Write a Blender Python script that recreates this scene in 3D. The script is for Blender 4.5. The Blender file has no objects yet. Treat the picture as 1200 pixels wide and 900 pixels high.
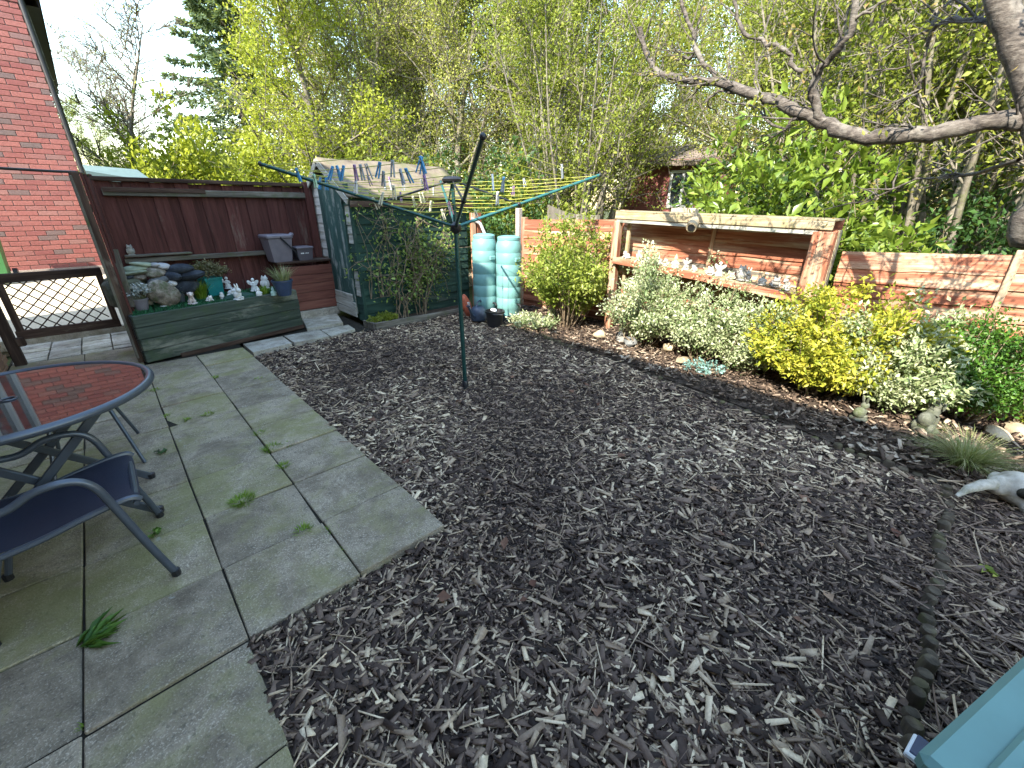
import bpy, math, random
import numpy as np
from mathutils import Vector, Matrix, Euler
random.seed(7); RNG = np.random.default_rng(7)
sc = bpy.context.scene
col = sc.collection
R = math.radians

# ------------------------------------------------------------------ camera
FPX, PITCH, YAW, EYE = 486.0, R(22.98), R(43.43), 1.5
cam = bpy.data.cameras.new('camera'); camo = bpy.data.objects.new('camera', cam); col.objects.link(camo)
cam.sensor_width = 36; cam.lens = 36*FPX/1200; cam.clip_start = .02; cam.clip_end = 2000
camo.location = (0, 0, EYE); camo.rotation_euler = (R(90)-PITCH, 0, -YAW)
sc.camera = camo
# ------------------------------------------------------------------ sky, sun, exposure
SUN_EL, SUN_AZ = R(40), R(16)          # light travels towards +X, turned 16 degrees to +Y
LD = Vector((math.cos(SUN_AZ)*math.cos(SUN_EL), math.sin(SUN_AZ)*math.cos(SUN_EL), -math.sin(SUN_EL)))
w = bpy.data.worlds.new('World'); sc.world = w; w.use_nodes = True
nt = w.node_tree; nt.nodes.clear()
sky = nt.nodes.new('ShaderNodeTexSky'); sky.sky_type = 'NISHITA'; sky.sun_disc = False
sky.sun_elevation = SUN_EL; sky.sun_rotation = math.atan2(-LD.x, -LD.y)
sky.air_density = 1.8; sky.dust_density = .6; sky.ozone_density = 2.5
tc = nt.nodes.new('ShaderNodeTexCoord'); mp = nt.nodes.new('ShaderNodeMapping'); mp.inputs['Scale'].default_value = (2.2, 2.2, 6)
cl = nt.nodes.new('ShaderNodeTexNoise'); cl.inputs['Scale'].default_value = 1.3; cl.inputs['Detail'].default_value = 6
cr = nt.nodes.new('ShaderNodeValToRGB'); cr.color_ramp.elements[0].position = .50; cr.color_ramp.elements[1].position = .80
cr.color_ramp.elements[1].color = (.35, .35, .35, 1)
mx = nt.nodes.new('ShaderNodeMixRGB'); mx.inputs[2].default_value = (5.0, 5.3, 5.6, 1)
bg = nt.nodes.new('ShaderNodeBackground'); bg.inputs[1].default_value = .15
ow = nt.nodes.new('ShaderNodeOutputWorld')
L = nt.links.new
L(tc.outputs['Generated'], mp.inputs[0]); L(mp.outputs[0], cl.inputs[0]); L(cl.outputs['Fac'], cr.inputs[0])
L(cr.outputs[0], mx.inputs[0]); L(sky.outputs[0], mx.inputs[1]); L(mx.outputs[0], bg.inputs[0]); L(bg.outputs[0], ow.inputs[0])
sl = bpy.data.lights.new('sun', 'SUN'); sl.energy = 3.4; sl.angle = R(.53); sl.color = (1, .93, .80)
so = bpy.data.objects.new('sun', sl); col.objects.link(so); so.rotation_euler = LD.to_track_quat('-Z', 'Y').to_euler(); so.location = (-6, -2, 9)
vs = sc.view_settings; vs.view_transform = 'Standard'; vs.look = 'None'; vs.exposure = 2.32; vs.gamma = 1; vs.use_curve_mapping = False
sc.render.engine = 'CYCLES'; sc.cycles.max_bounces = 6; sc.cycles.diffuse_bounces = 3; sc.cycles.glossy_bounces = 3
sc.cycles.transmission_bounces = 4; sc.cycles.transparent_max_bounces = 4; sc.cycles.use_denoising = True
sc.cycles.sample_clamp_indirect = 6

# ------------------------------------------------------------------ pixel (1200x900) -> place
_c, _s, _cp, _sp = math.cos(YAW), math.sin(YAW), math.cos(PITCH), math.sin(PITCH)
def ray(x, y):
    a = (x-600)/FPX; b = (450-y)/FPX
    f = _cp+_sp*b; z = -_sp+_cp*b
    return Vector((a*_c+f*_s, -a*_s+f*_c, z))
def G(x, y, z=0.0):
    d = ray(x, y); return d*((z-EYE)/d.z)+Vector((0, 0, EYE))
def AX(x, y, X):
    d = ray(x, y); return d*(X/d.x)+Vector((0, 0, EYE))
def AY(x, y, Y):
    d = ray(x, y); return d*(Y/d.y)+Vector((0, 0, EYE))
def AR(x, y, r):                                   # at horizontal distance r
    d = ray(x, y); return d*(r/math.hypot(d.x, d.y))+Vector((0, 0, EYE))
def depth(p):
    return (p[0]*_s+p[1]*_c)*_cp-(p[2]-EYE)*_sp

# ------------------------------------------------------------------ objects
def tag(o, label=None, cat=None, group=None, kind=None):
    if label: o['label'] = label
    if cat: o['category'] = cat
    if group: o['group'] = group
    if kind: o['kind'] = kind
    return o
def thing(name, label, cat, loc=(0, 0, 0), rz=0, group=None):
    o = bpy.data.objects.new(name, None); col.objects.link(o); o.location = loc; o.rotation_euler = (0, 0, rz); o.empty_display_size = .1
    return tag(o, label, cat, group)
def link(name, me, parent=None, loc=(0, 0, 0), rot=(0, 0, 0), scale=(1, 1, 1)):
    o = bpy.data.objects.new(name, me); col.objects.link(o); o.parent = parent; o.location = loc; o.rotation_euler = rot; o.scale = scale
    return o
def copy_tree(o, parent=None):
    c = o.copy(); col.objects.link(c); c.parent = parent
    for ch in list(o.children): copy_tree(ch, c)
    return c

class MB:
    def __init__(s): s.v = []; s.f = []
    def add(s, vs, fs):
        n = len(s.v); s.v += [tuple(v) for v in vs]; s.f += [tuple(i+n for i in f) for f in fs]; return s
    def box(s, c, d, rot=None, bev=0.0):
        x, y, z = d[0]/2, d[1]/2, d[2]/2
        if bev > 0:                                    # chamfered box
            b = min(bev, x*.9, y*.9, z*.9); vs = []
            for sx in (-1, 1):
                for sy in (-1, 1):
                    for sz in (-1, 1):
                        vs += [Vector((sx*x, sy*(y-b), sz*(z-b))), Vector((sx*(x-b), sy*y, sz*(z-b))), Vector((sx*(x-b), sy*(y-b), sz*z))]
            def k(sx, sy, sz, a): return ((sx*4+sy*2+sz)*3)+a
            fs = []
            for q in (0, 1):
                fs += [(k(q,0,0,0), k(q,1,0,0), k(q,1,1,0), k(q,0,1,0)), (k(0,q,0,1), k(1,q,0,1), k(1,q,1,1), k(0,q,1,1)), (k(0,0,q,2), k(1,0,q,2), k(1,1,q,2), k(0,1,q,2))]
                for r_ in (0, 1):
                    fs += [(k(q,r_,0,0), k(q,r_,1,0), k(q,r_,1,1), k(q,r_,0,1)), (k(q,0,r_,0), k(q,1,r_,0), k(q,1,r_,2), k(q,0,r_,2)), (k(0,q,r_,1), k(1,q,r_,1), k(1,q,r_,2), k(0,q,r_,2))]
                    for t in (0, 1): fs.append((k(q,r_,t,0), k(q,r_,t,1), k(q,r_,t,2)))
        else:
            vs = [Vector((sx*x, sy*y, sz*z)) for sx in (-1, 1) for sy in (-1, 1) for sz in (-1, 1)]
            fs = [(0,1,3,2), (4,6,7,5), (0,4,5,1), (2,3,7,6), (0,2,6,4), (1,5,7,3)]
        if rot is not None: vs = [rot @ v for v in vs]
        c = Vector(c); return s.add([v+c for v in vs], fs)
    def bar(s, a, b, w, t, up=(0, 0, 1), bev=0):      # box along a-b, w across, t along 'up'
        a, b = Vector(a), Vector(b); d = (b-a); l = d.length; d.normalize()
        u = Vector(up); y = u.cross(d)
        if y.length < 1e-4: y = Vector((1, 0, 0)).cross(d)
        y.normalize(); z = d.cross(y)
        m = Matrix((d, y, z)).transposed()
        return s.box((a+b)/2, (l, w, t), m, bev)
    def tube(s, pts, rad, n=8, cap=True, close=False):
        pts = [Vector(p) for p in pts]; m = len(pts)
        if not hasattr(rad, '__len__'): rad = [rad]*m
        vs = []; ref = None
        for i, p in enumerate(pts):
            if close: d = pts[(i+1) % m]-pts[i-1]
            else: d = pts[min(i+1, m-1)]-pts[max(i-1, 0)]
            if d.length < 1e-9: d = Vector((0, 0, 1))
            d.normalize()
            if ref is None: ref = d.orthogonal()
            ref = ref-d*ref.dot(d)
            if ref.length < 1e-6: ref = d.orthogonal()
            ref.normalize(); q = d.cross(ref)
            for k in range(n):
                a = 2*math.pi*k/n; vs.append(p+(ref*math.cos(a)+q*math.sin(a))*rad[i])
        fs = []
        for i in range(m if close else m-1):
            j = (i+1) % m
            for k in range(n): fs.append((i*n+k, i*n+(k+1) % n, j*n+(k+1) % n, j*n+k))
        if cap and not close: fs += [tuple(range(n))[::-1], tuple(range((m-1)*n, m*n))]
        return s.add(vs, fs)
    def lathe(s, prof, n=24, c=(0, 0, 0), sx=1, sy=1):
        c = Vector(c); vs = []
        for r, z in prof:
            for k in range(n):
                a = 2*math.pi*k/n; vs.append(c+Vector((r*math.cos(a)*sx, r*math.sin(a)*sy, z)))
        fs = []
        for i in range(len(prof)-1):
            for k in range(n): fs.append((i*n+k, i*n+(k+1) % n, (i+1)*n+(k+1) % n, (i+1)*n+k))
        if prof[0][0] > 1e-5: fs.append(tuple(range(n))[::-1])
        if prof[-1][0] > 1e-5: fs.append(tuple(range((len(prof)-1)*n, len(prof)*n)))
        return s.add(vs, fs)
    def blob(s, c, r, n=10, m=7, rough=0.0, rot=None, seed=0, flat=None):
        rg = random.Random(seed); c = Vector(c); vs = []
        ph = [(Vector((rg.uniform(-1, 1), rg.uniform(-1, 1), rg.uniform(-1, 1)))*3, rg.uniform(0, 6)) for _ in range(5)]
        def P(t, a):
            d = Vector((math.sin(t)*math.cos(a), math.sin(t)*math.sin(a), math.cos(t)))
            k = 1+rough*sum(math.sin(d.dot(q)+o) for q, o in ph)/2.2
            v = Vector((d.x*r[0], d.y*r[1], d.z*r[2]))*k
            if flat is not None: v.z = max(v.z, -flat)
            return c+(rot @ v if rot is not None else v)
        vs.append(P(0, 0))
        for i in range(1, m):
            for k in range(n): vs.append(P(math.pi*i/m, 2*math.pi*k/n))
        vs.append(P(math.pi, 0)); fs = []
        for k in range(n):
            fs.append((0, 1+k, 1+(k+1) % n)); e = 1+(m-2)*n; fs.append((e+k, len(vs)-1, e+(k+1) % n))
            for i in range(m-2): fs.append((1+i*n+k, 1+(i+1)*n+k, 1+(i+1)*n+(k+1) % n, 1+i*n+(k+1) % n))
        return s.add(vs, fs)
    def poly(s, pts, z0, z1):                          # vertical prism over a ground polygon
        n = len(pts); vs = [(p[0], p[1], z0) for p in pts]+[(p[0], p[1], z1) for p in pts]
        fs = [tuple(range(n))[::-1], tuple(range(n, 2*n))]+[(i, (i+1) % n, n+(i+1) % n, n+i) for i in range(n)]
        return s.add(vs, fs)
    def mesh(s, name, mat, smooth=False):
        me = bpy.data.meshes.new(name); me.from_pydata(s.v, [], s.f); me.update()
        import bmesh
        b = bmesh.new(); b.from_mesh(me); bmesh.ops.recalc_face_normals(b, faces=b.faces); b.to_mesh(me); b.free()
        if smooth:
            me.polygons.foreach_set('use_smooth', [True]*len(me.polygons))
            try: me.set_sharp_from_angle(angle=R(42))
            except Exception: pass
        if mat: me.materials.append(mat)
        return me
    def build(s, name, mat, parent=None, smooth=False, loc=(0, 0, 0), rot=(0, 0, 0)):
        return link(name, s.mesh(name, mat, smooth), parent, loc, rot)

def npmesh(name, V, F, mat, rnd=None, smooth=False):
    """V (n,3), F (m,k) of equal-sided faces; rnd: one number per face"""
    V = np.asarray(V, np.float32); F = np.asarray(F, np.int32); m, k = F.shape
    me = bpy.data.meshes.new(name); me.vertices.add(len(V)); me.vertices.foreach_set('co', V.ravel())
    me.loops.add(m*k); me.loops.foreach_set('vertex_index', F.ravel())
    me.polygons.add(m); me.polygons.foreach_set('loop_start', np.arange(0, m*k, k, dtype=np.int32))
    try: me.polygons.foreach_set('loop_total', np.full(m, k, np.int32))
    except Exception: pass
    if smooth: me.polygons.foreach_set('use_smooth', np.ones(m, bool))
    me.update(calc_edges=True)
    if rnd is not None:
        a = me.attributes.new('rnd', 'FLOAT', 'FACE'); a.data.foreach_set('value', np.asarray(rnd, np.float32))
    if mat: me.materials.append(mat)
    return me

# ------------------------------------------------------------------ materials
def mk(name):
    m = bpy.data.materials.new(name); m.use_nodes = True; t = m.node_tree; t.nodes.clear()
    o = t.nodes.new('ShaderNodeOutputMaterial'); p = t.nodes.new('ShaderNodeBsdfPrincipled'); t.links.new(p.outputs[0], o.inputs[0])
    return m, t, p, o
def ramp(t, fac, stops):
    r = t.nodes.new('ShaderNodeValToRGB'); e = r.color_ramp.elements
    while len(e) < len(stops): e.new(.5)
    for q, (pos, c) in zip(e, stops): q.position = pos; q.color = (*c, 1)
    t.links.new(fac, r.inputs[0]); return r.outputs[0]
def noise(t, vec, scale, detail=4, rough=.55, dist=0):
    n = t.nodes.new('ShaderNodeTexNoise'); n.inputs['Scale'].default_value = scale; n.inputs['Detail'].default_value = detail
    n.inputs['Roughness'].default_value = rough; n.inputs['Distortion'].default_value = dist
    if vec is not None: t.links.new(vec, n.inputs[0])
    return n.outputs['Fac']
def coords(t, scale=(1, 1, 1), rand=True, world=False):
    if world:
        g = t.nodes.new('ShaderNodeNewGeometry'); src = g.outputs['Position']
    else:
        c = t.nodes.new('ShaderNodeTexCoord'); src = c.outputs['Object']
    m = t.nodes.new('ShaderNodeMapping'); m.inputs['Scale'].default_value = scale; t.links.new(src, m.inputs[0])
    if rand and not world:
        oi = t.nodes.new('ShaderNodeObjectInfo'); mu = t.nodes.new('ShaderNodeMath'); mu.operation = 'MULTIPLY'; mu.inputs[1].default_value = 37
        t.links.new(oi.outputs['Random'], mu.inputs[0])
        cb = t.nodes.new('ShaderNodeCombineXYZ')
        for i in range(3): t.links.new(mu.outputs[0], cb.inputs[i])
        t.links.new(cb.outputs[0], m.inputs['Location'])
    return m.outputs[0]
def mixc(t, fac, a, b, mode='MIX'):
    m = t.nodes.new('ShaderNodeMixRGB'); m.blend_type = mode
    for i, x in ((0, fac), (1, a), (2, b)):
        if isinstance(x, (int, float)): m.inputs[i].default_value = x
        elif isinstance(x, tuple): m.inputs[i].default_value = (*x, 1)
        else: t.links.new(x, m.inputs[i])
    return m.outputs[0]
def objvar(t, colr, amt=.25):
    oi = t.nodes.new('ShaderNodeObjectInfo'); mr = t.nodes.new('ShaderNodeMapRange')
    mr.inputs['To Min'].default_value = 1-amt; mr.inputs['To Max'].default_value = 1+amt; t.links.new(oi.outputs['Random'], mr.inputs[0])
    h = t.nodes.new('ShaderNodeHueSaturation'); t.links.new(mr.outputs[0], h.inputs['Value']); t.links.new(colr, h.inputs['Color']); return h.outputs[0]
def bump(t, p, fac, strength=.4, dist=.01):
    b = t.nodes.new('ShaderNodeBump'); b.inputs['Strength'].default_value = strength; b.inputs['Distance'].default_value = dist
    t.links.new(fac, b.inputs['Height']); t.links.new(b.outputs[0], p.inputs['Normal'])
def plain(name, c, rough=.5, metal=0, var=.12, scale=14, bs=.15, spec=.5):
    m, t, p, o = mk(name); v = coords(t); n = noise(t, v, scale, 5)
    p.inputs['Roughness'].default_value = rough; p.inputs['Metallic'].default_value = metal; p.inputs['Specular IOR Level'].default_value = spec
    d = tuple(x*(1-var) for x in c); l = tuple(min(1, x*(1+var)) for x in c)
    t.links.new(ramp(t, n, [(.3, d), (.7, l)]), p.inputs['Base Color'])
    bump(t, p, noise(t, v, scale*5, 3), bs, .004); return m
def wood(name, axis, c0, c1, c2, rough=.8, worn=None, wornpos=.62, moss=None, objv=.2, grain=30, wscale=3.0, wal=.35):
    """grain runs along 'axis' of the object's own coordinates"""
    m, t, p, o = mk(name)
    k = 2.2; sc_ = {'X': (k, grain, grain), 'Y': (grain, k, grain), 'Z': (grain, grain, k)}[axis]
    v = coords(t, sc_); n = noise(t, v, 1.0, 6, .62, .4)
    colr = ramp(t, n, [(.28, c0), (.5, c1), (.74, c2)])
    v2 = coords(t, tuple(wscale*(wal if a == axis else 1) for a in 'XYZ')); n2 = noise(t, v2, 1.0, 7, .68, .3)
    if worn: colr = mixc(t, ramp(t, n2, [(wornpos-.07, (0, 0, 0)), (wornpos+.06, (1, 1, 1))]), colr, mixc(t, n, tuple(x*.75 for x in worn), worn))
    if moss:
        n3 = noise(t, coords(t, (5, 5, 5)), 1.0, 6, .65); colr = mixc(t, ramp(t, n3, [(.52, (0, 0, 0)), (.70, (.85, .85, .85))]), colr, moss)
    colr = objvar(t, colr, objv)
    t.links.new(colr, p.inputs['Base Color']); p.inputs['Roughness'].default_value = rough; p.inputs['Specular IOR Level'].default_value = .25
    bump(t, p, n, .35, .006); return m
def leafmat(name, stops, trans=.35, rough=.5, spec=.35):
    m, t, p, o = mk(name)
    a = t.nodes.new('ShaderNodeAttribute'); a.attribute_name = 'rnd'
    c = ramp(t, a.outputs['Fac'], stops)
    t.links.new(c, p.inputs['Base Color']); p.inputs['Roughness'].default_value = rough; p.inputs['Specular IOR Level'].default_value = spec
    tr = t.nodes.new('ShaderNodeBsdfTranslucent'); t.links.new(mixc(t, .35, c, (.35, .42, .03)), tr.inputs[0])
    ms = t.nodes.new('ShaderNodeMixShader'); ms.inputs[0].default_value = trans
    t.links.new(p.outputs[0], ms.inputs[1]); t.links.new(tr.outputs[0], ms.inputs[2]); t.links.new(ms.outputs[0], o.inputs[0]); return m
def rndmat(name, stops, rough=.85, scale=60, bs=.3, spec=.2):
    m, t, p, o = mk(name)
    a = t.nodes.new('ShaderNodeAttribute'); a.attribute_name = 'rnd'; c = ramp(t, a.outputs['Fac'], stops)
    n = noise(t, coords(t, rand=False), scale, 4); c = mixc(t, .45, c, ramp(t, n, [(.3, (.55, .55, .55)), (.7, (1.3, 1.3, 1.3))]), 'MULTIPLY')
    t.links.new(c, p.inputs['Base Color']); p.inputs['Roughness'].default_value = rough; p.inputs['Specular IOR Level'].default_value = spec
    bump(t, p, n, bs, .004); return m
def stone(name, c0, c1, c2, scale=9, rough=.9, moss=None, bs=.6, objv=.25):
    m, t, p, o = mk(name); v = coords(t); n = noise(t, v, scale, 8, .65)
    c = ramp(t, n, [(.3, c0), (.5, c1), (.7, c2)])
    if moss: c = mixc(t, ramp(t, noise(t, v, scale*.6, 6, .7), [(.5, (0, 0, 0)), (.64, (.8, .8, .8))]), c, moss)
    t.links.new(objvar(t, c, objv), p.inputs['Base Color']); p.inputs['Roughness'].default_value = rough; p.inputs['Specular IOR Level'].default_value = .25
    bump(t, p, noise(t, v, scale*3, 8, .7), bs, .01); return m
def brickmat(name, stops):
    m, t, p, o = mk(name); oi = t.nodes.new('ShaderNodeObjectInfo')
    a = t.nodes.new('ShaderNodeAttribute'); a.attribute_name = 'rnd'
    ad = t.nodes.new('ShaderNodeMath'); ad.operation = 'ADD'; t.links.new(oi.outputs['Random'], ad.inputs[0]); t.links.new(a.outputs['Fac'], ad.inputs[1])
    fr = t.nodes.new('ShaderNodeMath'); fr.operation = 'FRACT'; t.links.new(ad.outputs[0], fr.inputs[0])
    v = coords(t, world=True); n = noise(t, v, 45, 6, .7)
    c = mixc(t, .5, ramp(t, fr.outputs[0], stops), ramp(t, n, [(.3, (.55, .5, .5)), (.7, (1.35, 1.35, 1.3))]), 'MULTIPLY')
    t.links.new(c, p.inputs['Base Color']); p.inputs['Roughness'].default_value = .9; p.inputs['Specular IOR Level'].default_value = .2
    bump(t, p, n, .5, .006); return m

def slabmat(name, base=(.32, .262, .19), moss=(.20, .19, .07), mossamt=.75):
    m, t, p, o = mk(name)
    v = coords(t); vw = coords(t, world=True)
    big = noise(t, vw, 2.8, 8, .72, .5); mid = noise(t, v, 9, 8, .7); fine = noise(t, v, 130, 3, .6); grit = noise(t, v, 55, 3, .6)
    c = ramp(t, mid, [(.3, tuple(x*.6 for x in base)), (.5, base), (.72, tuple(x*1.4 for x in base))])
    c = mixc(t, ramp(t, fine, [(.54, (0, 0, 0)), (.62, (.9, .9, .9))]), c, (.52, .44, .34))
    c = mixc(t, ramp(t, grit, [(.32, (.7, .7, .7)), (.42, (0, 0, 0))]), c, (.12, .105, .085))
    st1 = noise(t, vw, 3.7, 7, .72, .6); c = mixc(t, ramp(t, st1, [(.44, (0, 0, 0)), (.64, (.7, .7, .7))]), c, (.14, .108, .075)); c = objvar(t, c, .24)
    ad = t.nodes.new('ShaderNodeMath'); ad.operation = 'MULTIPLY_ADD'; ad.inputs[1].default_value = .45; t.links.new(mid, ad.inputs[0]); t.links.new(big, ad.inputs[2])
    oi = t.nodes.new('ShaderNodeObjectInfo'); a2 = t.nodes.new('ShaderNodeMath'); a2.operation = 'MULTIPLY_ADD'; a2.inputs[1].default_value = .22
    t.links.new(oi.outputs['Random'], a2.inputs[0]); t.links.new(ad.outputs[0], a2.inputs[2])
    c = mixc(t, ramp(t, a2.outputs[0], [(.74, (0, 0, 0)), (.98, (mossamt,)*3)]), c, moss)
    lich = noise(t, vw, 13, 3, .5); c = mixc(t, ramp(t, lich, [(.70, (0, 0, 0)), (.74, (.5, .5, .5))]), c, (.36, .36, .31))
    t.links.new(c, p.inputs['Base Color']); p.inputs['Roughness'].default_value = .92; p.inputs['Specular IOR Level'].default_value = .2
    b1 = t.nodes.new('ShaderNodeMath'); b1.operation = 'ADD'; t.links.new(fine, b1.inputs[0]); t.links.new(mid, b1.inputs[1])
    bump(t, p, b1.outputs[0], .6, .008); return m

def soilmat(name, c0, c1, c2, scale=14, bs=.8):
    m, t, p, o = mk(name); v = coords(t, world=True); n = noise(t, v, scale, 9, .72); n2 = noise(t, v, 1.1, 4)
    c = mixc(t, .5, ramp(t, n, [(.3, c0), (.52, c1), (.75, c2)]), ramp(t, n2, [(.3, (.7, .7, .7)), (.7, (1.2, 1.2, 1.2))]), 'MULTIPLY')
    t.links.new(c, p.inputs['Base Color']); p.inputs['Roughness'].default_value = .95; p.inputs['Specular IOR Level'].default_value = .15
    bump(t, p, n, bs, .03); return m

m_slab = slabmat('concrete_slab'); m_path = slabmat('path_stone', (.44, .40, .34), (.18, .185, .09), .3)
m_joint = soilmat('joint_soil', (.015, .013, .01), (.03, .026, .02), (.05, .045, .03))
m_soil = soilmat('bark_soil', (.03, .022, .018), (.075, .055, .044), (.15, .11, .085))
m_bed = soilmat('bed_soil', (.03, .023, .018), (.08, .06, .046), (.17, .13, .10))
m_land = soilmat('rough_land', (.03, .035, .012), (.06, .065, .02), (.10, .10, .04), 4)
m_drive = soilmat('gravel', (.42, .36, .26), (.55, .48, .36), (.68, .60, .47), 60, .3)
m_chip = rndmat('bark_chip', [(0, (.022, .0145, .012)), (.25, (.078, .051, .040)), (.5, (.19, .13, .097)), (.78, (.41, .30, .20)), (1, (.74, .58, .39))], .8, 120, .25, .25)
m_litter = rndmat('leaf_litter', [(0, (.03, .02, .016)), (.5, (.125, .088, .064)), (.8, (.27, .2, .145)), (1, (.46, .38, .29))], .9)
m_fence = {a: wood('red_fence_wood_'+a, a, (.13, .040, .022), (.27, .092, .050), (.37, .165, .095), worn=(.50, .37, .25), wornpos=.555, objv=.25, wscale=9, wal=.10, grain=45) for a in 'XYZ'}
m_dark = {a: wood('maroon_wood_'+a, a, (.035, .012, .010), (.07, .022, .018), (.10, .038, .03), worn=(.17, .14, .115), wornpos=.68, objv=.25) for a in 'XYZ'}
m_grey = {a: wood('weathered_wood_'+a, a, (.05, .042, .033), (.12, .105, .085), (.23, .21, .175), moss=(.07, .085, .03), objv=.2) for a in 'XYZ'}
m_brownw = {a: wood('brown_wood_'+a, a, (.022, .012, .008), (.05, .028, .02), (.10, .065, .045), worn=(.20, .165, .13), wornpos=.66, objv=.2) for a in 'XYZ'}
m_green = {a: wood('green_painted_wood_'+a, a, (.024, .032, .024), (.046, .060, .047), (.08, .098, .078), worn=(.25, .25, .20), wornpos=.62, moss=(.045, .07, .03), objv=.25) for a in 'XYZ'}
m_shedg = {a: wood('shed_green_wood_'+a, a, (.010, .028, .022), (.02, .05, .038), (.035, .075, .058), worn=(.16, .17, .14), wornpos=.70, objv=.22) for a in 'XYZ'}
m_pale = {a: wood('pale_worn_wood_'+a, a, (.16, .15, .12), (.30, .29, .25), (.46, .45, .40), worn=(.05, .09, .07), wornpos=.64, objv=.15) for a in 'XYZ'}
m_mossy = {a: wood('mossy_timber_'+a, a, (.16, .12, .075), (.29, .23, .14), (.42, .35, .24), moss=(.17, .165, .05), objv=.12) for a in 'XYZ'}
m_redbox = {a: wood('red_brown_board_'+a, a, (.085, .028, .02), (.14, .05, .036), (.19, .08, .055), worn=(.17, .11, .08), wornpos=.68, objv=.18) for a in 'XYZ'}
m_brick = brickmat('red_brick', [(0, (.29, .105, .095)), (.3, (.33, .13, .115)), (.62, (.25, .09, .085)), (.8, (.31, .15, .135)), (.9, (.19, .125, .12)), (1, (.165, .12, .115))])
m_brick2 = brickmat('brown_brick', [(0, (.33, .20, .13)), (.4, (.40, .25, .16)), (.7, (.26, .15, .10)), (1, (.36, .24, .17))])
m_brick3 = brickmat('buff_brick', [(0, (.42, .33, .23)), (.5, (.50, .40, .28)), (1, (.36, .28, .2))])
m_mortar = stone('mortar', (.25, .21, .18), (.33, .28, .25), (.40, .36, .32), 40, objv=0)
m_black = plain('black_plastic', (.012, .012, .014), .45)
m_frame = plain('grey_metal_frame', (.075, .088, .11), .32, .35, .08, 20, .03)
m_sling = None
m_teal = plain("teal_plastic", (.11, .225, .21), .45, 0, .08, 6, .06)
m_butt = plain('green_butt_plastic', (.13, .275, .27), .42, 0, .07, 5, .05)
m_poleg = plain('dark_green_metal', (.012, .055, .05), .35, .3, .1)
m_white = plain('white_upvc', (.78, .79, .80), .35, 0, .03, 5, .02)
m_ornw = stone('white_ornament', (.42, .41, .38), (.62, .61, .58), (.74, .73, .70), 30, .75, bs=.3, objv=.1)
m_statue = stone('grey_statue', (.16, .155, .14), (.27, .26, .235), (.38, .37, .34), 25, .85, bs=.5, objv=.1)
m_bone = stone('weathered_bone', (.28, .25, .20), (.46, .42, .35), (.60, .56, .48), 14, .85, moss=(.17, .16, .10), bs=.5, objv=.05)
m_rock = {'grey': stone('grey_rock', (.06, .062, .064), (.13, .135, .135), (.23, .235, .23), 11), 'green': stone('pale_green_rock', (.15, .17, .12), (.25, .28, .20), (.34, .37, .28), 9),
          'brown': stone('speckled_brown_rock', (.06, .05, .04), (.17, .14, .115), (.32, .29, .25), 16, moss=(.05, .07, .025)), 'slate': stone('dark_slate_rock', (.012, .016, .024), (.03, .036, .048), (.07, .08, .095), 10),
          'moss': stone('mossy_stone', (.05, .055, .04), (.10, .105, .08), (.17, .17, .14), 12, moss=(.045, .06, .02)), 'pale': stone('pale_rock', (.28, .27, .27), (.42, .41, .41), (.55, .54, .53), 12),
          'sand': stone('buff_stone', (.24, .19, .12), (.38, .31, .21), (.52, .44, .32), 9)}
m_felt = stone('roof_felt', (.09, .07, .052), (.15, .12, .09), (.22, .18, .14), 5, .95, moss=(.15, .15, .07), bs=.5, objv=0)
m_tile = stone('roof_tile', (.09, .07, .06), (.15, .12, .10), (.22, .18, .15), 10, .9)
m_glasspane = plain('window_glass', (.03, .04, .05), .04, 0, .05, 3, 0, .6)
m_turf = rndmat('artificial_turf', [(0, (.01, .05, .02)), (.5, (.025, .12, .05)), (1, (.05, .18, .08))], .8)

# ------------------------------------------------------------------ foliage tools
def leaves(P, D, size, asp=.42, fold=.35, droop=.25, size_var=.35, up=.5, rng=RNG):
    """one folded four-point leaf at each P pointing along D; returns V, F(tri), leaf index of each face"""
    P = np.asarray(P, float); D = np.asarray(D, float); n = len(P)
    D = D/np.maximum(np.linalg.norm(D, axis=1, keepdims=True), 1e-6)
    N = rng.normal(size=(n, 3)); N[:, 2] += up*2.2
    S = np.cross(D, N); S /= np.maximum(np.linalg.norm(S, axis=1, keepdims=True), 1e-6)
    U = np.cross(S, D)
    l = size*(1+size_var*rng.uniform(-1, 1, n))[:, None]; wd = l*asp*.5*(1+.2*rng.uniform(-1, 1, n))[:, None]
    b = P; tip = P+D*l-U*(l*droop*rng.uniform(0, 1, (n, 1)))
    a = P+D*l*.48+S*wd+U*wd*fold; c = P+D*l*.48-S*wd+U*wd*fold
    V = np.stack([b, a, tip, c], 1).reshape(-1, 3); i = np.arange(n)[:, None]*4
    F = np.concatenate([i+np.array([[0, 2, 1]]), i+np.array([[0, 3, 2]])], 1).reshape(-1, 3)
    return V, F, np.repeat(np.arange(n), 2)
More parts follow.
